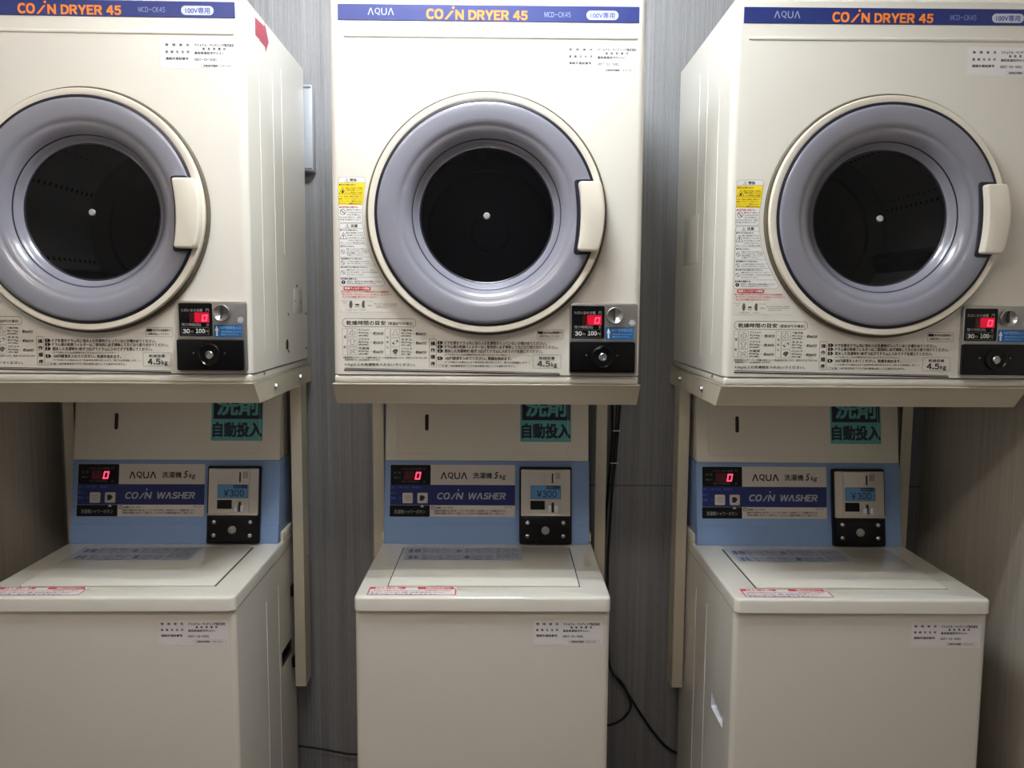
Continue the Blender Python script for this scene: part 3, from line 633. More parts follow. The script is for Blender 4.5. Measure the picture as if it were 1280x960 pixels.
LIDLABEL = [('r',-0.19936,0.08939,0.23243,0.33615,'lid_label',0.002),
('o',-0.19692,-0.16068,0.28312,0.32804,'label_blue_ink',0.0005,0.0006),
('o',-0.19234,-0.15935,0.23258,0.27683,'label_blue_ink',0.0005,0.0006),
('o',-0.15858,-0.07737,0.28068,0.32879,'label_blue_ink',0.0005,0.0006),
('o',-0.1555,-0.05644,0.23485,0.27453,'label_blue_ink',0.0005,0.0006),
('o',-0.07543,-0.05704,0.28128,0.32943,'label_blue_ink',0.0005,0.0006),
('o',-0.0536,-0.03565,0.23553,0.27525,'label_blue_ink',0.0005,0.0006),
('o',-0.05324,0.02435,0.28502,0.33007,'label_blue_ink',0.0005,0.0006),
('o',-0.03376,-0.00351,0.23581,0.27556,'label_blue_ink',0.0005,0.0006),
('o',-0.00115,0.02013,0.23612,0.27589,'label_blue_ink',0.0005,0.0006),
('o',0.02652,0.08696,0.23664,0.33095,'label_blue_ink',0.0005,0.0006),
('t', '洗濯のしかた ふたを開けて洗濯物を入れます。', -0.15819, -0.08025, 0.31639, 0.32388, 'label_blue_ink', 0.02, 0),
('t','硬貨を入れると運転を始めます。洗剤は自動投入です。',-0.15716,-0.07961,0.3059,0.31331,'label_blue_ink',0.02,0),
('t','運転中はふたを開けないでください。',-0.15613,-0.07898,0.29552,0.30285,'label_blue_ink',0.02,0),
('t','終了すると表示が消えます。',-0.15512,-0.07836,0.28524,0.2925,'label_blue_ink',0.02,0),
('t', '洗濯のしかた ふたを開けて洗濯物を入れます。', -0.15479, -0.05894, 0.26277, 0.26987, 'label_blue_ink', 0.02, 0),
('t','硬貨を入れると運転を始めます。洗剤は自動投入です。',-0.1538,-0.05842,0.25282,0.25985,'label_blue_ink',0.02,0),
('t','運転中はふたを開けないでください。',-0.15282,-0.05791,0.24296,0.24993,'label_blue_ink',0.02,0),
('t','終了すると表示が消えます。',-0.15185,-0.0574,0.2332,0.2401,'label_blue_ink',0.02,0),
('t', '洗濯のしかた ふたを開けて洗濯物を入れます。', -0.05196, 0.02225, 0.31765, 0.32515, 'label_blue_ink', 0.02, 0),
('t','硬貨を入れると運転を始めます。洗剤は自動投入です。',-0.05147,0.02237,0.30714,0.31456,'label_blue_ink',0.02,0),
('t','運転中はふたを開けないでください。',-0.05098,0.02248,0.29674,0.30409,'label_blue_ink',0.02,0),
('t','終了すると表示が消えます。',-0.0505,0.02259,0.28644,0.29372,'label_blue_ink',0.02,0),
('t', '洗濯のしかた ふたを開けて洗濯物を入れます。', 0.02811, 0.08582, 0.31851, 0.32602, 'label_blue_ink', 0.02, 0),
('t','硬貨を入れると運転を始めます。洗剤は自動投入です。',0.0282,0.08561,0.30799,0.31542,'label_blue_ink',0.02,0),
('t','運転中はふたを開けないでください。',0.02828,0.0854,0.29758,0.30494,'label_blue_ink',0.02,0),
('t','終了すると表示が消えます。',0.02837,0.0852,0.28727,0.29455,'label_blue_ink',0.02,0),
('t', '洗濯のしかた ふたを開けて洗濯物を入れます。', 0.02845, 0.085, 0.27706, 0.28427, 'label_blue_ink', 0.02, 0),
('t','硬貨を入れると運転を始めます。洗剤は自動投入です。',0.02853,0.0848,0.26696,0.2741,'label_blue_ink',0.02,0),
('t','運転中はふたを開けないでください。',0.02862,0.0846,0.25696,0.26402,'label_blue_ink',0.02,0),
('t','終了すると表示が消えます。',0.0287,0.0844,0.24705,0.25405,'label_blue_ink',0.02,0),
('t', '洗濯のしかた ふたを開けて洗濯物を入れます。', -0.03233, -0.0057, 0.26378, 0.27089, 'label_blue_ink', 0.02, 0),
('t','硬貨を入れると運転を始めます。洗剤は自動投入です。',-0.03194,-0.00545,0.25381,0.26085,'label_blue_ink',0.02,0),
('t','運転中はふたを開けないでください。',-0.03156,-0.0052,0.24394,0.25091,'label_blue_ink',0.02,0),
('t','終了すると表示が消えます。',-0.03119,-0.00495,0.23417,0.24107,'label_blue_ink',0.02,0),
('t', '洗濯のしかた ふたを開けて洗濯物を入れます。', 0.00048, 0.01808, 0.2641, 0.27122, 'label_blue_ink', 0.02, 0),
('t','硬貨を入れると運転を始めます。洗剤は自動投入です。',0.0007,0.01822,0.25413,0.26117,'label_blue_ink',0.02,0),
('t','運転中はふたを開けないでください。',0.00092,0.01835,0.24425,0.25123,'label_blue_ink',0.02,0),
('t','終了すると表示が消えます。',0.00114,0.01848,0.23448,0.24139,'label_blue_ink',0.02,0),
('t','洗濯',-0.19353,-0.18146,0.28932,0.3214,'label_blue_ink',0.03,0),
('t','乾燥',-0.17808,-0.16261,0.28952,0.32161,'label_blue_ink',0.03,0),
('t','注意',-0.18942,-0.17717,0.23849,0.26897,'label_blue_ink',0.03,0),
('t','禁止',-0.17435,-0.16116,0.23866,0.26915,'label_blue_ink',0.03,0),
('t','脱水',-0.07349,-0.05897,0.29073,0.31962,'label_blue_ink',0.03,0),
('t','運転',-0.05171,-0.03754,0.24154,0.26904,'label_blue_ink',0.03,0)]
REDSTICK = [('p',[(-0.24791,0.05116),(-0.05809,0.05288),(-0.05824,0.00501),(-0.24672,0.0034)],'sticker_white'),
('po',[(-0.24644,0.04994),(-0.06735,0.05157),(-0.05956,0.03461),(-0.05872,0.00617),(-0.2465,0.00456)],'red',0.0025,True),
('p',[(-0.24811,0.05238),(-0.17019,0.05309),(-0.16915,0.04089),(-0.24696,0.04019)],'red'),
('p',[(-0.14305,0.05334),(-0.0675,0.05402),(-0.06436,0.04426),(-0.06574,0.03939),(-0.14291,0.03991)],'red'),
('t','お客様へお願い',-0.2353,-0.17832,0.04177,0.05152,'label_white',0.03,0),
('t','洗濯物は必ずお持ち帰り下さい',-0.12545,-0.07047,0.04274,0.05129,'label_white',0.02,0),
('t','ご使用後は洗濯物を早めに取り出してください。長時間放置された場合は',-0.24121,-0.06949,0.02777,0.03496,'red',0.01,0),
('t', ' 取り出すことがあります。盗難・紛失等の責任は負いかねます。', -0.24156, -0.08131, 0.01702, 0.02413, 'label_blue_ink', 0.01, 0),
('t','硬貨の投入後は返金できません。',-0.24191,-0.09299,0.00641,0.01343,'label_blue_ink',0.01,0)]
CONTACT_WASH = [('r',0.10893,0.25781,0.69162,0.747,'sticker_white',0.001),
('t','管\u3000理\u3000者\u3000名',0.11434,0.16182,0.73619,0.7413,'ink',0.035,0),
('t','連\u3000絡\u3000先\u3000住\u3000所',0.11447,0.16199,0.72286,0.72811,'ink',0.035,0),
('t','連絡先電話番号',0.11459,0.15987,0.71036,0.71561,'ink',0.035,0),
('t','ナショナル・ベンディング株式会社',0.17238,0.25084,0.7354,0.74164,'ink',0.03,0),
('t','鳥\u3000取\u3000営\u3000業\u3000所',0.18786,0.23435,0.72887,0.73398,'ink',0.035,0),
('t','鳥取県鳥取市叶313-1',0.17182,0.22844,0.72089,0.72629,'ink',0.03,0),
('t','0857-53-5081',0.17153,0.21579,0.70879,0.71377,'ink',0.03,0),
('o',0.18422,0.25121,0.69604,0.70302,'ink',0.0021,0.0003),
('t','自動販売機統一ステッカー',0.18921,0.24576,0.69761,0.7016,'ink',0.03,0)]


# ---------------------------------------------------------------- object helpers
def tag(o, label=None, cat=None, group=None, kind=None):
    if label: o['label'] = label
    if cat: o['category'] = cat
    if group: o['group'] = group
    if kind: o['kind'] = kind
    return o
def empty(name, loc, rz=0.0):
    o = bpy.data.objects.new(name, None); COL.objects.link(o)
    o.empty_display_size = 0.1; o.location = loc; o.rotation_euler = (0, 0, rz)
    return o
def copy_tree(o, parent=None):
    kids = list(o.children)
    c = o.copy(); COL.objects.link(c)
    if parent: c.parent = parent
    for ch in kids: copy_tree(ch, c)
    return c

# ---------------------------------------------------------------- the room
WX0, WX1, WY, YB = -1.187, 1.204, 0.555, -2.75
def struct(name, f, m):
    mb = MB(); f(mb); o = mb.build(name); o['kind'] = 'structure'; return o
struct('floor', lambda b: b.box(WX0 - .1, WX1 + .1, YB - .1, WY + .1, -0.1, 0, 'floor_vinyl'), None)
struct('ceiling', lambda b: b.box(WX0 - .1, WX1 + .1, YB - .1, WY + .1, CEIL, CEIL + .1, 'ceiling_paint'), None)
struct('wall_back', lambda b: b.box(WX0 - .1, WX1 + .1, WY, WY + .1, 0, CEIL, 'laminate_back'), None)
struct('wall_left', lambda b: b.box(WX0 - .1, WX0, YB, WY, 0, CEIL, 'laminate_side'), None)
struct('wall_right', lambda b: b.box(WX1, WX1 + .1, YB, WY, 0, CEIL, 'laminate_side'), None)
struct('wall_front', lambda b: b.box(WX0 - .1, WX1 + .1, YB - .1, YB, 0, CEIL, 'laminate_back'), None)

# ceiling lamp and the added fill lamp
for i, (x, y, ln, sp, rad, colr) in enumerate(LAMPS):
    m = mat('fluorescent_tube_%d' % i, (240, 240, 240), 0.5)
    p = m.node_tree.nodes['Principled BSDF']; p.inputs['Emission Color'].default_value = (*colr, 1); p.inputs['Emission Strength'].default_value = rad
    r = empty('ceiling_lamp', (x, y, CEIL))
    b = MB(); b.box(-ln / 2 - .03, ln / 2 + .03, -0.03, 0.03, -0.045, 0, 'white_plastic', 0.006); b.build('housing', r)
    for sy in (-sp / 2, sp / 2):
        b = MB(); b.lathe([(0, -ln / 2), (0.014, -ln / 2), (0.014, ln / 2), (0, ln / 2)], 'fluorescent_tube_%d' % i, (0, sy, -0.07), 12, 'x'); b.build('tube', r)
    for sx in (-1, 1):
        b = MB(); b.box(sx * ln / 2 - .006 + sx * .012, sx * ln / 2 + .006 + sx * .012, -sp / 2 - .022, sp / 2 + .022, -0.09, -0.005, 'white_plastic', 0.004); b.build('tube_holder', r)
    tag(r, ['white twin-tube fluorescent ceiling lamp above the fronts of the dryers', 'added warm fill lamp with twin tubes, farther back in the room'][i], 'lamp', 'ceiling lamps')

# ---------------------------------------------------------------- coin dryer (origin: middle of the front bottom edge)
DZ, DW, DD, DH = 1.2537, 0.317, 0.5087, 0.776
DCX, DCZ = -0.0016, 0.3450          # door centre
def make_dryer():
    root = empty('coin_dryer', (0, 0, 0))
    # cabinet: sheet-metal wrap with rounded front corners, front panel with the door opening
    b = MB(); R = 0.016; zt, zs = DH, 0.0188
    plan = [(DW, DD)] + [(DW - R + R * math.cos(a), R - R * math.sin(a)) for a in [math.radians(90 * k / 6) for k in range(7)]]
    plan = plan + [(-x, y) for x, y in reversed(plan)]
    lo = [(x, y, zs) for x, y in plan]; hi = [(x, y, zt - 0.008) for x, y in plan]
    for i in range(len(plan) - 1):
        if i == len(plan) // 2 - 1: continue
        b.poly([lo[i + 1], lo[i], hi[i], hi[i + 1]], 'cream_enamel')
    top = [((abs(x) - 0.006) * (1 if x > 0 else -1), y + (0.006 if y < 0.02 else -0.002), zt) for x, y in plan]
    for i in range(len(plan) - 1): b.poly([hi[i + 1], hi[i], top[i], top[i + 1]], 'cream_enamel')
    b.poly(top, 'cream_enamel')
    b.poly([(-DW, DD, zs), (DW, DD, zs), (DW, DD, zt - 0.008), (-DW, DD, zt - 0.008)], 'cream_enamel')
    xr = DW - R; hole = [(DCX + 0.2 * math.cos(2 * math.pi * k / 72), 0, DCZ + 0.2 * math.sin(2 * math.pi * k / 72)) for k in range(72)]
    b.sheet([(-xr, 0, zs), (xr, 0, zs), (xr, 0, zt - 0.008), (-xr, 0, zt - 0.008)], [hole], 'cream_enamel')
    weld(b); b.build('cabinet', root, recalc=True)
    # pressed bead under the control band
    b = MB(); pts = rrect(-0.288, 0.2985, 0.6925, 0.6995, 0.0034)
    b.extrude([(x, 0.001, z) for x, z in pts], (0, -0.0032, 0), 'cream_enamel', 0.0020, 2, 'top'); b.build('front_bead', root)
    # side ribs
    for s in (-1, 1):
        for yy, z0, z1 in ((0.102, 0.06, 0.718), (0.207, 0.05, 0.714), (0.285, 0.28, 0.705)):
            b = MB(); b.extrude([(s * (DW - 0.0005), yy + q, z) for q, z in rrect(-0.0022, 0.0022, z0, z1, 0.0021)], (s * 0.0016, 0, 0), 'cream_enamel', 0.0006, 2, 'top'); b.build('side_rib', root)
    # base pan
    b = MB(); b.box(-DW + .0015, DW - .0015, 0.0012, DD - .002, 0.0, 0.0178, 'cream_enamel', 0.0055, 3)
    b.build('base_pan', root)
    b = MB(); b.box(-DW + .004, DW - .004, 0.005, DD - .004, 0.0165, 0.020, 'gap_dark'); b.build('base_seam', root)
    # screws, plate and slot on both sides
    for s in (-1, 1):
        for yy, zz, rr in ((0.0928, 0.0115, .0035), (0.396, 0.207, .0035), (0.3706, 0.17, .003), (0.4386, 0.17, .003), (0.3042, 0.137, .0035), (0.49, 0.1366, .0035), (0.3009, 0.048, .0035), (0.4875, 0.0456, .0035)):
            if s < 0 and zz > 0.02: continue
            b = MB(); b.lathe([(rr, -0.001 * s), (rr, 0.0012 * s), (rr * .6, 0.0024 * s), (0, 0.0026 * s)], 'screw_steel', (s * DW if zz > .02 else s * (DW - .0015), yy, zz), 12, 'x'); b.build('screw', root)
    b = MB(); b.box(DW - .001, DW + .0012, 0.363, 0.45, 0.139, 0.2, 'cream_enamel', 0.0008); b.build('access_plate', root)
    b = MB(); b.extrude([(DW, y, z) for y, z in rrect(0.279, 0.302, 0.052, 0.077, .0105)], (0.0006, 0, 0), 'gap_dark'); b.build('cable_slot', root)
    b = MB(); b.box(-DW - .0011, -DW + .001, 0.26, 0.41, 0.265, 0.38, 'cream_enamel', 0.0008); b.build('access_plate', root)
    F = lambda u, v, n: Vector((u, -n, v))
    # blue control band
    b = MB(); b.box(-0.2985, 0.3008, -0.0012, 0.001, 0.7245, 0.7555, 'band_blue', 0.0004, 1); band = b.build('control_band', root)
    BF = lambda u, v, n: Vector((u, -0.0012 - n, v))
    decal('logo_lettering', BAND[:1], BF, band); decal('title_lettering', BAND[1:7], BF, band)
    decal('model_lettering', BAND[7:8], BF, band); decal('voltage_badge', BAND[8:], BF, band)
    decal('contact_sticker', CONTACT_DRY, F, root)
    decal('warning_label', WARN, F, root)
    decal('instruction_print', INSTR, F, root, base=0.0004)
    # drum
    b = MB()
    b.lathe([(0.2, 0.001), (0.2, 0.035), (0.205, 0.04), (0.205, 0.42)], 'drum_steel', (DCX, 0, DCZ), 72)
    b.lathe([(0.205, 0.42), (0.16, 0.428), (0.155, 0.434), (0.05, 0.434), (0.045, 0.428), (0, 0.428)], 'drum_back', (DCX, 0, DCZ), 72)
    dr = b.build('drum', root)
    for k in range(3):
        a = math.radians(100 + 120 * k); c, s_ = math.cos(a), math.sin(a)
        b = MB(); pr = [(0.206, -0.030), (0.206, 0.030), (0.178, 0.012), (0.172, 0.0), (0.178, -0.012)]
        b.extrude([(DCX + r_ * c - w_ * s_, 0.05, DCZ + r_ * s_ + w_ * c) for r_, w_ in pr], (0, 0.36, 0), 'dark_rim'); b.build('drum_lifter', dr)
    # door
    D = (DCX, 0, DCZ)
    door = MB().lathe([(0.2345, 0.0), (0.2380, -0.002), (0.2380, -0.0195), (0.2374, -0.0218), (0.2360, -0.0230), (0.2262, -0.0236), (0.2240, -0.0225), (0.2240, -0.010)], 'cream_plastic', D, 128).build('door', root)
    MB().lathe([(0.2340, -0.0004), (0.2436, -0.0004), (0.2434, -0.0100), (0.2420, -0.0115), (0.2370, -0.0118)], 'olive_seal_shade', D, 128).build('door_seal_shade', door)  # olive rim, widened so its dark colour includes the door's shadow line
    MB().lathe([(0.2250, -0.0215), (0.2244, -0.0242), (0.2205, -0.0252), (0.2175, -0.0235)], 'navy_rubber', D, 128).build('door_gasket', door)
    MB().lathe([(0.2192, -0.0235), (0.2184, -0.0260), (0.2160, -0.0274), (0.2120, -0.0280), (0.2000, -0.0279), (0.1880, -0.0268), (0.1815, -0.0255), (0.1775, -0.0232), (0.1748, -0.0212),
                (0.1715, -0.0203), (0.1680, -0.0196), (0.1620, -0.0160), (0.1565, -0.0105), (0.1525, -0.0050), (0.1505, -0.0015), (0.1495, -0.0010), (0.1470, 0.0020), (0.1430, 0.0080), (0.1395, 0.0130), (0.1370, 0.0150)], 'lavender_plastic', D, 128).build('door_ring', door)
    MB().lathe([(0.1516, -0.0040), (0.1507, -0.0038), (0.1498, -0.0018)], 'dark_rim', D, 128).build('ring_groove', door)
    MB().lathe([(0.1385, 0.0142), (0.1368, 0.0138), (0.1352, 0.0150), (0.1345, 0.0175)], 'dark_rim', D, 96).build('window_rim', door)
    MB().lathe([(0.1365, 0.0165), (0.10, 0.0150), (0.05, 0.0140), (0, 0.0138)], 'smoked_glass', D, 96).build('window', door)
    MB().lathe([(0.0068, 0.0145), (0.0068, 0.0115), (0.0054, 0.0098), (0, 0.0094)], 'knob_grey', D, 20).build('window_knob', door)
    # handle with its dark recess
    def hpts(g):
        xs = []
        zt_, zb_ = 0.4085, 0.2715
        n = 10
        left = []
        for k in range(n + 1):
            t = -1 + 2 * k / n; z = (zt_ + zb_) / 2 + t * (zt_ - zb_) / 2
            left.append((0.1872 - 0.0068 * t * t, z))
        right = []
        for k in range(n + 1):
            t = 1 - 2 * k / n; z = (zt_ + zb_) / 2 + t * (zt_ - zb_) / 2
            right.append((DCX + math.sqrt(0.2358 ** 2 - (z - DCZ) ** 2), z))
        return left, right
    L, Rr = hpts(0)
    def soften(pts, r):
        out = []
        n = len(pts)
        for i, p in enumerate(pts):
            a, c = Vector(pts[i - 1]), Vector(pts[(i + 1) % n]); q = Vector(p)
            d1, d2 = (a - q), (c - q)
            if d1.length and d2.length and d1.angle(d2) < math.radians(140):
                p1 = q + d1.normalized() * r; p2 = q + d2.normalized() * r
                for t in (0, .25, .5, .75, 1): out.append(tuple((1 - t) ** 2 * p1 + 2 * t * (1 - t) * q + t * t * p2))
            else: out.append(p)
        return out
    hp = soften(L + Rr, 0.008)
    b = MB(); b.extrude([(x, -0.012, z) for x, z in hp], (0, -0.0345, 0), 'cream_plastic', 0.0045, 3, 'top'); hd = b.build('handle', door)
    rec = soften([(0.1795 - 0.0068 * (t / 5) ** 2, 0.34 + t / 5 * 0.0745) for t in range(-5, 6)] + [(0.2100, 0.4145), (0.2100, 0.2655)], 0.009)
    b = MB(); b.extrude([(x, -0.014, z) for x, z in rec], (0, -0.0150, 0), 'navy_rubber', 0.001, 1, 'top'); b.build('handle_recess', door)
    # coin box
    P = (0.16967, 0.30960, 0.02197, 0.16871)
    b = MB(); b.extrude([(x, 0.0, z) for x, z in rrect(*P, 0.007)], (0, -0.008, 0), 'steel_brushed', 0.0025, 2, 'top'); cb = b.build('coin_box', root)
    G = lambda u, v, n: Vector((u, -0.008 - n, v))
    b = MB(); b.extrude([(x, -0.0075, z) for x, z in rrect(0.1730, 0.2419, 0.0951, 0.1637, 0.003)], (0, -0.0009, 0), 'chrome', 0.0004, 1, 'top'); b.build('display_frame', cb)
    H = lambda u, v, n: Vector((u, -0.0085 - n, v))
    decal('display', DRYDISP, H, cb)
    decal('digit_window', DRYLEDWIN, H, cb, base=0.0007)
    decal('digits', DRYLED, H, cb, base=0.0009)
    b = MB(); b.lathe([(0.0168, 0.001), (0.0168, -0.0012), (0.0158, -0.0018), (0.0150, -0.0010), (0.0120, 0.0018), (0.0080, 0.0042), (0.0040, 0.0054), (0, 0.0058)], 'slot_steel', (0.26188, -0.0138, 0.14378), 32); b.build('coin_slot', cb)
    b = MB(); b.box(0.2594, 0.2626, -0.0145, -0.0075, 0.1340, 0.1580, 'gap_dark'); b.build('slot_opening', cb)
    b = MB(); b.lathe([(0.0064, 0), (0.0060, -0.0008), (0, -0.0012)], 'grey_plastic', (0.2984, -0.0080, 0.1288), 20); b.build('button', cb)
    decal('coin_sticker', DRYBLUE, G, cb)
    b = MB(); b.extrude([(x, -0.0070, z) for x, z in rrect(0.1702, 0.3045, 0.0262, 0.0898, 0.004)], (0, -0.0105, 0), 'black_gloss', 0.002, 2, 'top'); b.build('coin_drawer', cb)
    b = MB(); b.lathe([(0.0238, 0.001), (0.0232, -0.0014), (0.0212, -0.0026), (0.0192, -0.0006), (0.0150, 0.0), (0.0086, 0.0)], 'black_gloss', (0.23736, -0.0178, 0.0585), 40); b.build('lock_ring', cb)
    b = MB(); b.lathe([(0.0086, 0.001), (0.0082, -0.0036), (0.0066, -0.0050), (0.0046, -0.0046), (0.0040, -0.0032), (0, -0.0032)], 'chrome', (0.23736, -0.0178, 0.0585), 24); b.build('lock', cb)
    for dx in (0.2042, 0.2676):
        b = MB(); b.lathe([(0.0014, 0), (0.001, -0.0008), (0, -0.001)], 'zinc', (dx, -0.0174, 0.062), 10); b.build('rivet', cb)
    return root

# ---------------------------------------------------------------- coin washer (origin: floor, middle of the front)
WW, WT = 0.2735, 0.80
TS, TC = math.sin(math.atan(0.16)), math.cos(math.atan(0.16))
def CF(off=0.0):   # frame on the leaning console face
    return lambda u, v, n: Vector((u, 0.378 + v * TS - (n + off) * TC, 0.80 + v * TC + (n + off) * TS))
def cslab(b, x0, x1, v0, v1, n0, n1, m, rad=0.0, bev=0.0):
    f = CF(); pts = [f(x, v, n0) for x, v in rrect(x0, x1, v0, v1, rad)]
    b.extrude(pts, f(0, 0, n1) - f(0, 0, n0), m, bev, 2, 'top')
def clathe(b, prof, m, u, v, seg=24):
    f = CF(); o = f(u, v, 0); X = Vector((1, 0, 0)); Vv = f(0, 1, 0) - f(0, 0, 0); N = f(0, 0, 1) - f(0, 0, 0)
    t = bmesh.new(); rings = []
    for r, d in prof:
        rings.append([t.verts.new(o + N * d + (X * math.cos(2 * math.pi * i / seg) + Vv * math.sin(2 * math.pi * i / seg)) * r) for i in range(seg if r > 1e-6 else 1)])
    for A, B in zip(rings, rings[1:]):
        for i in range(seg):
            j = (i + 1) % seg
            if len(B) == 1: t.faces.new((A[i], A[j], B[0]))
            elif len(A) > 1: t.faces.new((A[i], A[j], B[j], B[i]))
    bmesh.ops.recalc_face_normals(t, faces=list(t.faces)); b.add(t, m)

def make_washer():
    root = empty('coin_washer', (0, 0, 0))
    ZC = 0.7665
    # cabinet with hand holds in the sides
    b = MB(); R = 0.012; x_ = WW - 0.001; YD = 0.51
    arc = [(x_ - R + R * math.cos(a), R - R * math.sin(a)) for a in [math.radians(90 * k / 5) for k in range(6)]]
    loop = arc + [(-x, y) for x, y in reversed(arc)]
    for i in range(len(loop) - 1):
        (ax, ay), (bx, by) = loop[i], loop[i + 1]
        b.poly([(bx, by, 0.03), (ax, ay, 0.03), (ax, ay, ZC), (bx, by, ZC)], 'cream_enamel')
    for s, y0, y1 in ((-1, 0.062, 0.163), (1, 0.362, 0.462)):
        hole = [(s * x_, y, z) for y, z in rrect(y0, y1, 0.4735, 0.5125, 0.004, 3)]
        inner = [(s * (x_ - 0.03), y, z) for y, z in rrect(y0 + .004, y1 - .004, 0.4775, 0.512, 0.004, 3)]
        b.sheet([(s * x_, R, 0.03), (s * x_, YD, 0.03), (s * x_, YD, ZC), (s * x_, R, ZC)], [hole], 'cream_enamel')
        pm = 'white_plastic' if s < 0 else 'gap_dark'; b.strip(hole, inner, pm); b.poly(inner, pm)
    b.poly([(-x_, YD, 0.03), (x_, YD, 0.03), (x_, YD, ZC), (-x_, YD, ZC)], 'cream_enamel')
    b.poly([(x, y, 0.03) for x, y in loop] + [(-x_, YD, .03), (x_, YD, .03)], 'cream_enamel')
    b.poly([(x, y, ZC) for x, y in loop] + [(-x_, YD, ZC), (x_, YD, ZC)], 'cream_enamel')
    weld(b); b.build('cabinet', root, recalc=True)
    b = MB(); b.box(-x_ + .02, x_ - .02, 0.03, YD - .03, 0.0, 0.035, 'black_matte'); b.build('plinth', root)
    for s in (-1, 1):
        for yy in (0.233, 0.342):
            b = MB(); b.extrude([(s * (x_ - 0.0004), yy + q, z) for q, z in rrect(-0.0020, 0.0020, 0.08, 0.70, 0.0019)], (s * 0.0018, 0, 0), 'cream_enamel', 0.0008, 2, 'top'); b.build('side_rib', root)
    # top deck with the scooped finger grip
    b = MB(); r = 0.006; yf, yb = -0.008, 0.505; z0, z1 = 0.7675, WT
    def ring(d, z): return [(x, y, z) for x, y in rrect(-WW + d, WW - d, yf + d, yb - d, 0.014 - d * .5, 5)]
    lv = [ring(0.0025, z0), ring(0, z0 + .002), ring(0, z1 - r)] + [ring(r * (1 - math.cos(math.radians(a))), z1 - r + r * math.sin(math.radians(a))) for a in (30, 60, 90)]
    for A, B in zip(lv, lv[1:]): b.strip(A, B, 'cream_gloss')
    b.poly(lv[0][::-1], 'cream_gloss')
    g0 = [(-0.0655, 0.0555), (-0.0655, 0.046), (-0.058, 0.037), (-0.046, 0.0325), (0.03, 0.0325), (0.044, 0.036), (0.056, 0.045), (0.068, 0.0505), (0.072, 0.0555)]
    g1 = [(x * .94, 0.0552 - (0.0555 - y) * .5, z1 - 0.014) for x, y in g0]
    g0 = [(x, y, z1) for x, y in g0]
    b.sheet(lv[-1], [g0], 'cream_gloss'); b.strip(g0, g1, 'cream_gloss'); b.poly(g1, 'cream_gloss')
    weld(b); deck = b.build('top_deck', root, recalc=True)
    b = MB(); b.box(-0.2112, 0.2132, 0.0568, 0.343, WT - .001, WT + .0004, 'gap_dark'); b.build('lid_gap', deck)
    b = MB(); b.box(-0.2086, 0.2106, 0.0572, 0.3405, WT - .0005, WT + .0035, 'cream_gloss', 0.0014, 2); ld = b.build('lid', root)
    TOP = lambda u, v, n: Vector((u, v, WT + 0.0035 + n))
    decal('lid_label', LIDLABEL, TOP, ld, base=0.0002, step=4e-6)
    decal('notice_sticker', REDSTICK, lambda u, v, n: Vector((u, v, WT + n)), root, base=0.0003, step=4e-6)
    decal('contact_sticker', CONTACT_WASH, lambda u, v, n: Vector((u, -n, v)), root)
    # leaning console: blue lower part, cream service cover above
    def prism(v0, v1, hw, m, name, dn=0.0, back=0.497, bev=0.003):
        f = CF(dn); A, B = f(0, v0, 0), f(0, v1, 0)
        b = MB(); b.extrude([(-hw, A.y, A.z), (-hw, B.y, B.z), (-hw, back, B.z), (-hw, back, A.z)], (2 * hw, 0, 0), m, bev, 2, 'all')
        return b.build(name, root)
    prism(-0.002, 0.2140, 0.2665, 'console_blue', 'console')
    prism(0.0, 0.0495, 0.2660, 'console_blue', 'console_step', 0.0022)
    up = prism(0.2150, 0.392, 0.2650, 'cream_plastic', 'service_cover', 0.0)
    f = CF()
    b = MB()
    t = [('o', -0.2335, 0.2110, 0.2325, 0.400, 'ink_grey', 0.006, 0.0005)]
    sd = decal('cover_seam', [('o', -0.2335, 0.2110, 0.2325, 0.386, 'stand_paint', 0.006, 0.0008)], CF(), up, base=0.0004)
    b = MB(); cslab(b, -0.1626, -0.1532, 0.2925, 0.3351, -0.001, 0.0005, 'gap_dark', 0.0046); b.build('key_slot', up)
    for s in (-1, 1):
        b = MB(); b.box(s * .2735 - (.012 if s > 0 else 0), s * .2735 + (0 if s > 0 else .012), 0.398, 0.503, WT - .002, WT + .024, 'cream_plastic', 0.004, 2); b.build('deck_upstand', deck)
    decal('detergent_sticker', [e for e in DETERGENT], CF(), up, base=0.0003)
    pl = decal('control_plate', WPLATE, CF(), root, base=0.0006)
    decal('digit_window', WLEDWIN, CF(), pl, base=0.0016)
    decal('digits', WLED, CF(), pl, base=0.0018)
    for k, (x0, x1, v0, v1) in enumerate(((-0.2187, -0.1922, 0.1042, 0.1311), (-0.1801, -0.1536, 0.1044, 0.1312))):
        b = MB(); cslab(b, x0, x1, v0, v1, 0.0, 0.003, 'plate_beige', 0.003, 0.0008); bt = b.build('button', pl)
        cx, cv = (x0 + x1) / 2, (v0 + v1) / 2
        if k == 0:
            tb = [('po', [(cx - .008, cv + .005), (cx + .008, cv + .005)], 'ink_grey', .0008, False), ('po', [(cx - .008, cv), (cx + .008, cv)], 'ink_grey', .0008, False), ('po', [(cx - .005, cv - .005), (cx + .005, cv - .005)], 'ink_grey', .0008, False)]
        else:
            tb = [('r', cx - .007, cx + .007, cv - .007, cv + .007, 'det_navy', .001), ('p', [(cx + .001, cv - .007), (cx + .007, cv - .007), (cx + .007, cv + .001)], 'plate_beige'), ('p', [(cx + .002, cv + .007), (cx + .007, cv + .002), (cx + .007, cv + .007)], 'plate_beige')]
        decal('button_icon', tb, CF(0.003), bt)
    # coin box of the washer
    b = MB(); cslab(b, 0.0846, 0.2197, 0.0011, 0.1997, -0.001, 0.014, 'black_panel', 0.005, 0.003); cb = b.build('coin_box', root)
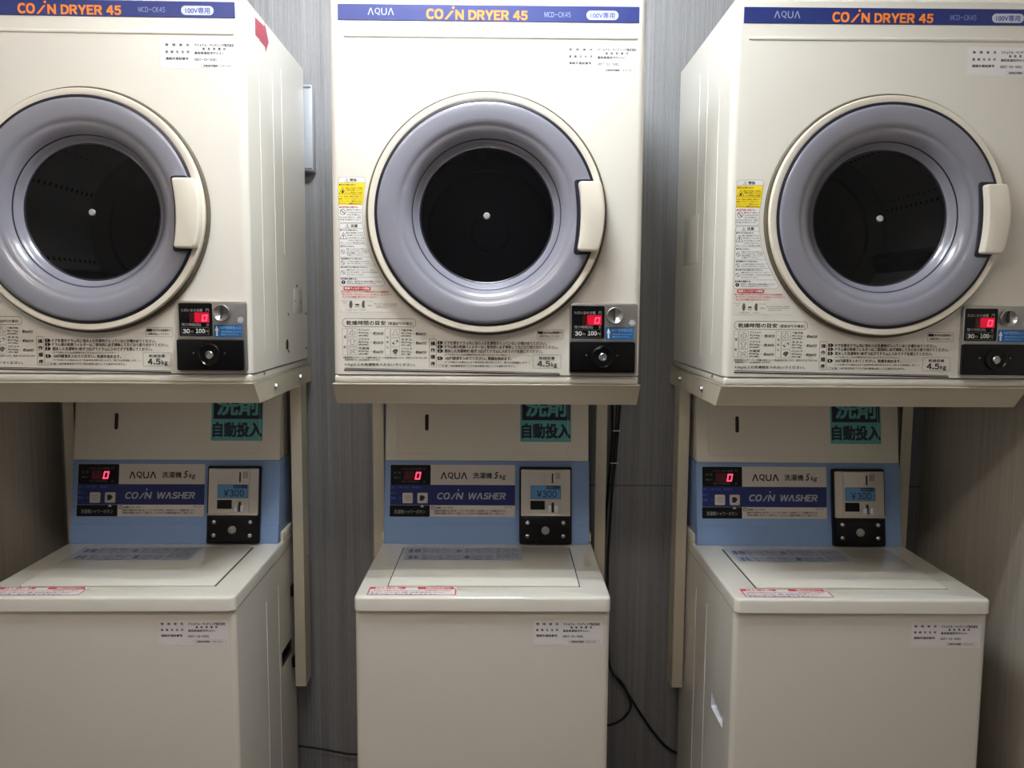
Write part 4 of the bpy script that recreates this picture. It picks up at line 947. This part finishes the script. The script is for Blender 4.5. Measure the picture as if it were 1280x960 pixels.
    b = MB(); cslab(b, 0.0887, 0.2162, 0.0741, 0.1935, 0.013, 0.0165, 'satin_silver', 0.003, 0.001)
    b_ = CF()
    cslab(b, 0.1097, 0.1937, 0.0790, 0.1928, 0.016, 0.0200, 'satin_silver', 0.003, 0.0014)
    cp = b.build('coin_plate', cb)
    b = MB(); cslab(b, 0.0893, 0.2155, 0.0741, 0.0790, 0.015, 0.0225, 'satin_silver', 0.0006, 0.0008); b.build('plate_lip', cb)
    b = MB(); cslab(b, 0.1120, 0.1506, 0.1562, 0.1860, 0.0195, 0.0207, 'satin_silver', 0.0012, 0.0004); b.build('reject_button', cb)
    b = MB(); cslab(b, 0.1677, 0.1716, 0.1584, 0.1837, 0.0196, 0.0206, 'gap_dark', 0.0003); b.build('coin_slot', cb)
    b = MB()
    for k in range(5): cslab(b, 0.1778 + k * .0026, 0.1790 + k * .0026, 0.169, 0.1862, 0.0197, 0.0203, 'ink_grey', 0)
    b.build('slot_grille', cb)
    decal('price_window', WPRICE, CF(0.0204), cb, base=0.0004)
    b = MB(); cslab(b, 0.1128, 0.1500, 0.0907, 0.1135, 0.0196, 0.0212, 'black_matte', 0.0012, 0.0004); b.build('coin_return', cb)
    b = MB(); cslab(b, 0.1671, 0.1735, 0.0835, 0.1088, 0.0196, 0.0206, 'gap_dark', 0.0003); b.build('lever_slot', cb)
    for x0, x1 in ((0.1587, 0.1666), (0.1742, 0.1829)):
        b = MB(); cslab(b, x0, x1, 0.0838, 0.1010, 0.0196, 0.0300, 'white_plastic', 0.0036, 0.002); b.build('return_lever', cb)
    b = MB(); cslab(b, 0.0891, 0.2151, 0.0096, 0.0707, 0.013, 0.0180, 'black_panel', 0.003, 0.0015); b.build('lock_plate', cb)
    for u, v in ((0.1058, 0.0571), (0.1975, 0.0567), (0.1052, 0.0234), (0.1971, 0.0232)):
        b = MB(); clathe(b, [(0.0064, 0.0175), (0.0060, 0.0200), (0.0044, 0.0222), (0.0020, 0.0232), (0, 0.0234)], 'chrome', u, v, 20); b.build('screw', cb)
    b = MB(); clathe(b, [(0.0104, 0.0175), (0.0104, 0.0205), (0.0092, 0.0212), (0.0082, 0.0198), (0.0070, 0.0198), (0.0068, 0.0218), (0.0040, 0.0222), (0.0036, 0.0205), (0, 0.0205)], 'steel_brushed', 0.1519, 0.0370, 28); b.build('lock', cb)
    return root

# ---------------------------------------------------------------- steel stand that carries the dryer (origin: middle of its front, floor level of the posts)
PB = 0.381
def make_stand():
    root = empty('dryer_stand', (0, 0, 0))
    zt = DZ - 0.0006 - PB; s = 0.3195; zl = 1.2065 - PB; th = 0.0016; yl = 0.043; yb = 0.532
    b = MB()
    b.box(-s, s, 0.0, yb, zt - th, zt, 'stand_paint')
    def plate(pts, vec): b.extrude(pts, vec, 'stand_paint')
    plate([(-s, 0.0, zt), (s, 0.0, zt), (s - .001, yl, zl), (-s + .001, yl, zl)], (0, 0.0016, 0.0008))
    b.build('shelf', root)
    for sg in (-1, 1):
        b = MB(); b.extrude([(sg * s, 0.0, zt), (sg * s, yl, zl), (sg * s, yb, zl + .001), (sg * s, yb, zt)], (-sg * th, 0, 0), 'stand_paint'); fl = b.build('side_flange', root)
        for yy in (0.1654, 0.3996):
            b = MB(); b.lathe([(0.0062, -0.001 * sg), (0.0062, 0.0045 * sg), (0.0052, 0.0058 * sg), (0, 0.006 * sg)], 'zinc', (sg * s, yy, 1.2304 - PB), 6, 'x')
            b.lathe([(0.0085, -0.0005 * sg), (0.0085, 0.0012 * sg), (0.0062, 0.0014 * sg)], 'zinc', (sg * s, yy, 1.2304 - PB), 20, 'x'); b.build('bolt', fl)
    for sg in (-1, 1):
        xo, xi = sg * 0.3095, sg * 0.2815
        b = MB(); y0, y1 = 0.45, 0.514; t = 0.0022
        prof = [(xi, y0), (xo, y0), (xo, y1), (xo - sg * t, y1), (xo - sg * t, y0 + t), (xi, y0 + t)]
        b.extrude([(x, y, 0.0) for x, y in prof], (0, 0, zt - th), 'stand_paint'); po = b.build('post', root)
        for yy, zz in ((0.488, 0.7323), (0.480, 0.4525)):
            b = MB(); b.lathe([(0.0034, 0), (0.0034, 0.0016 * sg), (0.002, 0.0026 * sg), (0, 0.0028 * sg)], 'zinc', (xo, yy, zz - PB), 12, 'x'); b.build('screw', po)
        for zz in (0.43, 0.63) if sg > 0 else ():
            b = MB(); b.box(0.2708, 0.3073, 0.456, 0.49, zz - PB, zz + .03 - PB, 'black_matte', 0.003); b.build('spacer', po)
    return root

washer = make_washer(); stand = make_stand(); dryer = make_dryer()
UN = {'L': (-.8037, -.0065, .0125), 'C': (-.0026, 0, 0), 'R': (.8041, -.007, -.004)}
WN = {'L': (-.8071, -.0065, .0125), 'C': (-.0095, 0, 0), 'R': (.8000, -.007, -.004)}
SIDE = {'L': 'left', 'C': 'middle', 'R': 'right'}
objs = {}
for k in 'CLR':
    for kind, proto, N, z in (('washer', washer, WN, 0), ('stand', stand, UN, PB), ('dryer', dryer, UN, DZ)):
        o = proto if k == 'C' else copy_tree(proto)
        x, y, a = N[k]; o.location = (x, y, z); o.rotation_euler = (0, 0, a); objs[kind + k] = o
tag(objs['dryerL'], 'cream coin dryer at the left, red arrow sticker on its right side', 'clothes dryer', 'coin dryers in a row')
tag(objs['dryerC'], 'cream coin dryer in the middle, between the two other dryers', 'clothes dryer', 'coin dryers in a row')
tag(objs['dryerR'], 'cream coin dryer at the right, its left side panel facing the middle dryer', 'clothes dryer', 'coin dryers in a row')
tag(objs['washerL'], 'cream top-loading coin washer with blue console, below the left dryer', 'washing machine', 'coin washers in a row')
tag(objs['washerC'], 'cream top-loading coin washer with blue console, below the middle dryer', 'washing machine', 'coin washers in a row')
tag(objs['washerR'], 'cream top-loading coin washer with blue console, below the right dryer', 'washing machine', 'coin washers in a row')
tag(objs['standL'], 'beige steel shelf stand with two posts under the left dryer', 'stand', 'dryer stands')
tag(objs['standC'], 'beige steel shelf stand with two posts under the middle dryer', 'stand', 'dryer stands')
tag(objs['standR'], 'beige steel shelf stand with two posts under the right dryer', 'stand', 'dryer stands')

# red arrow sticker on the left dryer's side
b = MB()
ar = [(0.080, 0.7245), (0.0800, 0.760), (0.152, 0.765), (0.152, 0.775), (0.182, 0.741), (0.155, 0.712), (0.152, 0.7215)]
b.extrude([(DW - .0001, y, z - 0.006) for y, z in ar], (0.0005, 0, 0), 'red_arrow')
for k in range(3):
    b.box(DW + .0004, DW + .0006, 0.088, 0.145, 0.7265 + k * .0085 , 0.7285 + k * .0085, 'red')
b.build('arrow_sticker', objs['dryerL'])['label'] = 'red arrow sticker'

# white upright cover on the wall behind the left dryer's edge
r = empty('wall_duct_cover', (-0.487, WY, 1.765))
b = MB(); b.box(-0.022, 0.014, -0.038, 0.0, 0.0, 0.222, 'grey_plastic', 0.004, 2); b.build('cover', r)
for zz in (0.004, 0.212):
    b = MB(); b.box(-0.019, 0.011, -0.0392, -0.036, zz, zz + 0.004, 'ink_grey'); b.build('vent_slit', r)
tag(r, 'narrow white upright plastic cover on wall behind left dryer edge', 'cover')

# cables
def catmull(P, n=8):
    P = [Vector(p) for p in P]; Q = [P[0] * 2 - P[1]] + P + [P[-1] * 2 - P[-2]]; out = []
    for i in range(1, len(Q) - 2):
        for k in range(n):
            t = k / n; a, b_, c, d = Q[i - 1:i + 3]
            out.append(0.5 * (2 * b_ + (c - a) * t + (2 * a - 5 * b_ + 4 * c - d) * t * t + (3 * b_ - a - 3 * c + d) * t ** 3))
    out.append(P[-1]); return out
def cable(pts, r, label, ties=()):
    ro = MB().tube(catmull(pts), r, 'black_cable', 8).build('power_cord')
    tag(ro, label, 'cord', 'black power cords')
    for x, z in ties:
        MB().box(x - 0.011, x + 0.011, 0.5225, 0.5268, z - .0015, z + .0015, 'white_plastic', .001).build('cable_tie', ro)
    return ro
cable([(0.348, .535, 1.35), (0.3440, .53, 1.1485), (0.341, .53, 1.06), (0.338, .53, 0.98), (0.330, .53, 0.80), (0.326, .53, 0.675), (0.332, .53, 0.5), (0.3394, .53, 0.3936), (0.3741, .53, 0.350), (0.3995, .53, 0.2896), (0.3808, .53, 0.2491), (0.3425, .53, 0.2276), (0.290, .53, 0.225)], 0.0036,
      'black cord hanging behind middle stand post, looping back behind the middle washer', [(0.342, 1.075), (0.338, 0.985)])
cable([(0.338, .547, 1.35), (0.3330, .545, 1.1485), (0.335, .545, 1.06), (0.331, .545, 0.98), (0.319, .545, 0.80), (0.316, .545, 0.675), (0.322, .545, 0.5), (0.336, .545, 0.398), (0.385, .545, 0.325), (0.4263, .545, 0.2587), (0.4617, .545, 0.2062), (0.5019, .545, 0.1582), (0.5392, .545, 0.1342), (0.60, .545, 0.12)], 0.0036,
      'black cord running along the wall from middle stand to the right washer')
cable([(0.357, .547, 1.35), (0.3555, .547, 1.17), (0.3495, .547, 1.06), (0.346, .547, 1.0), (0.342, .547, 0.95), (0.339, .547, 0.91), (0.336, .547, 0.88)], 0.003, 'short black cord tied to the bundle beside the middle stand post')
cable([(-0.62, .53, 0.170), (-0.5524, .53, 0.1643), (-0.4844, .53, 0.1548), (-0.43, .53, 0.144), (-0.3868, .53, 0.1381), (-0.26, .53, 0.135)], 0.0032,
      'black cord low on the wall between left washer and middle washer')
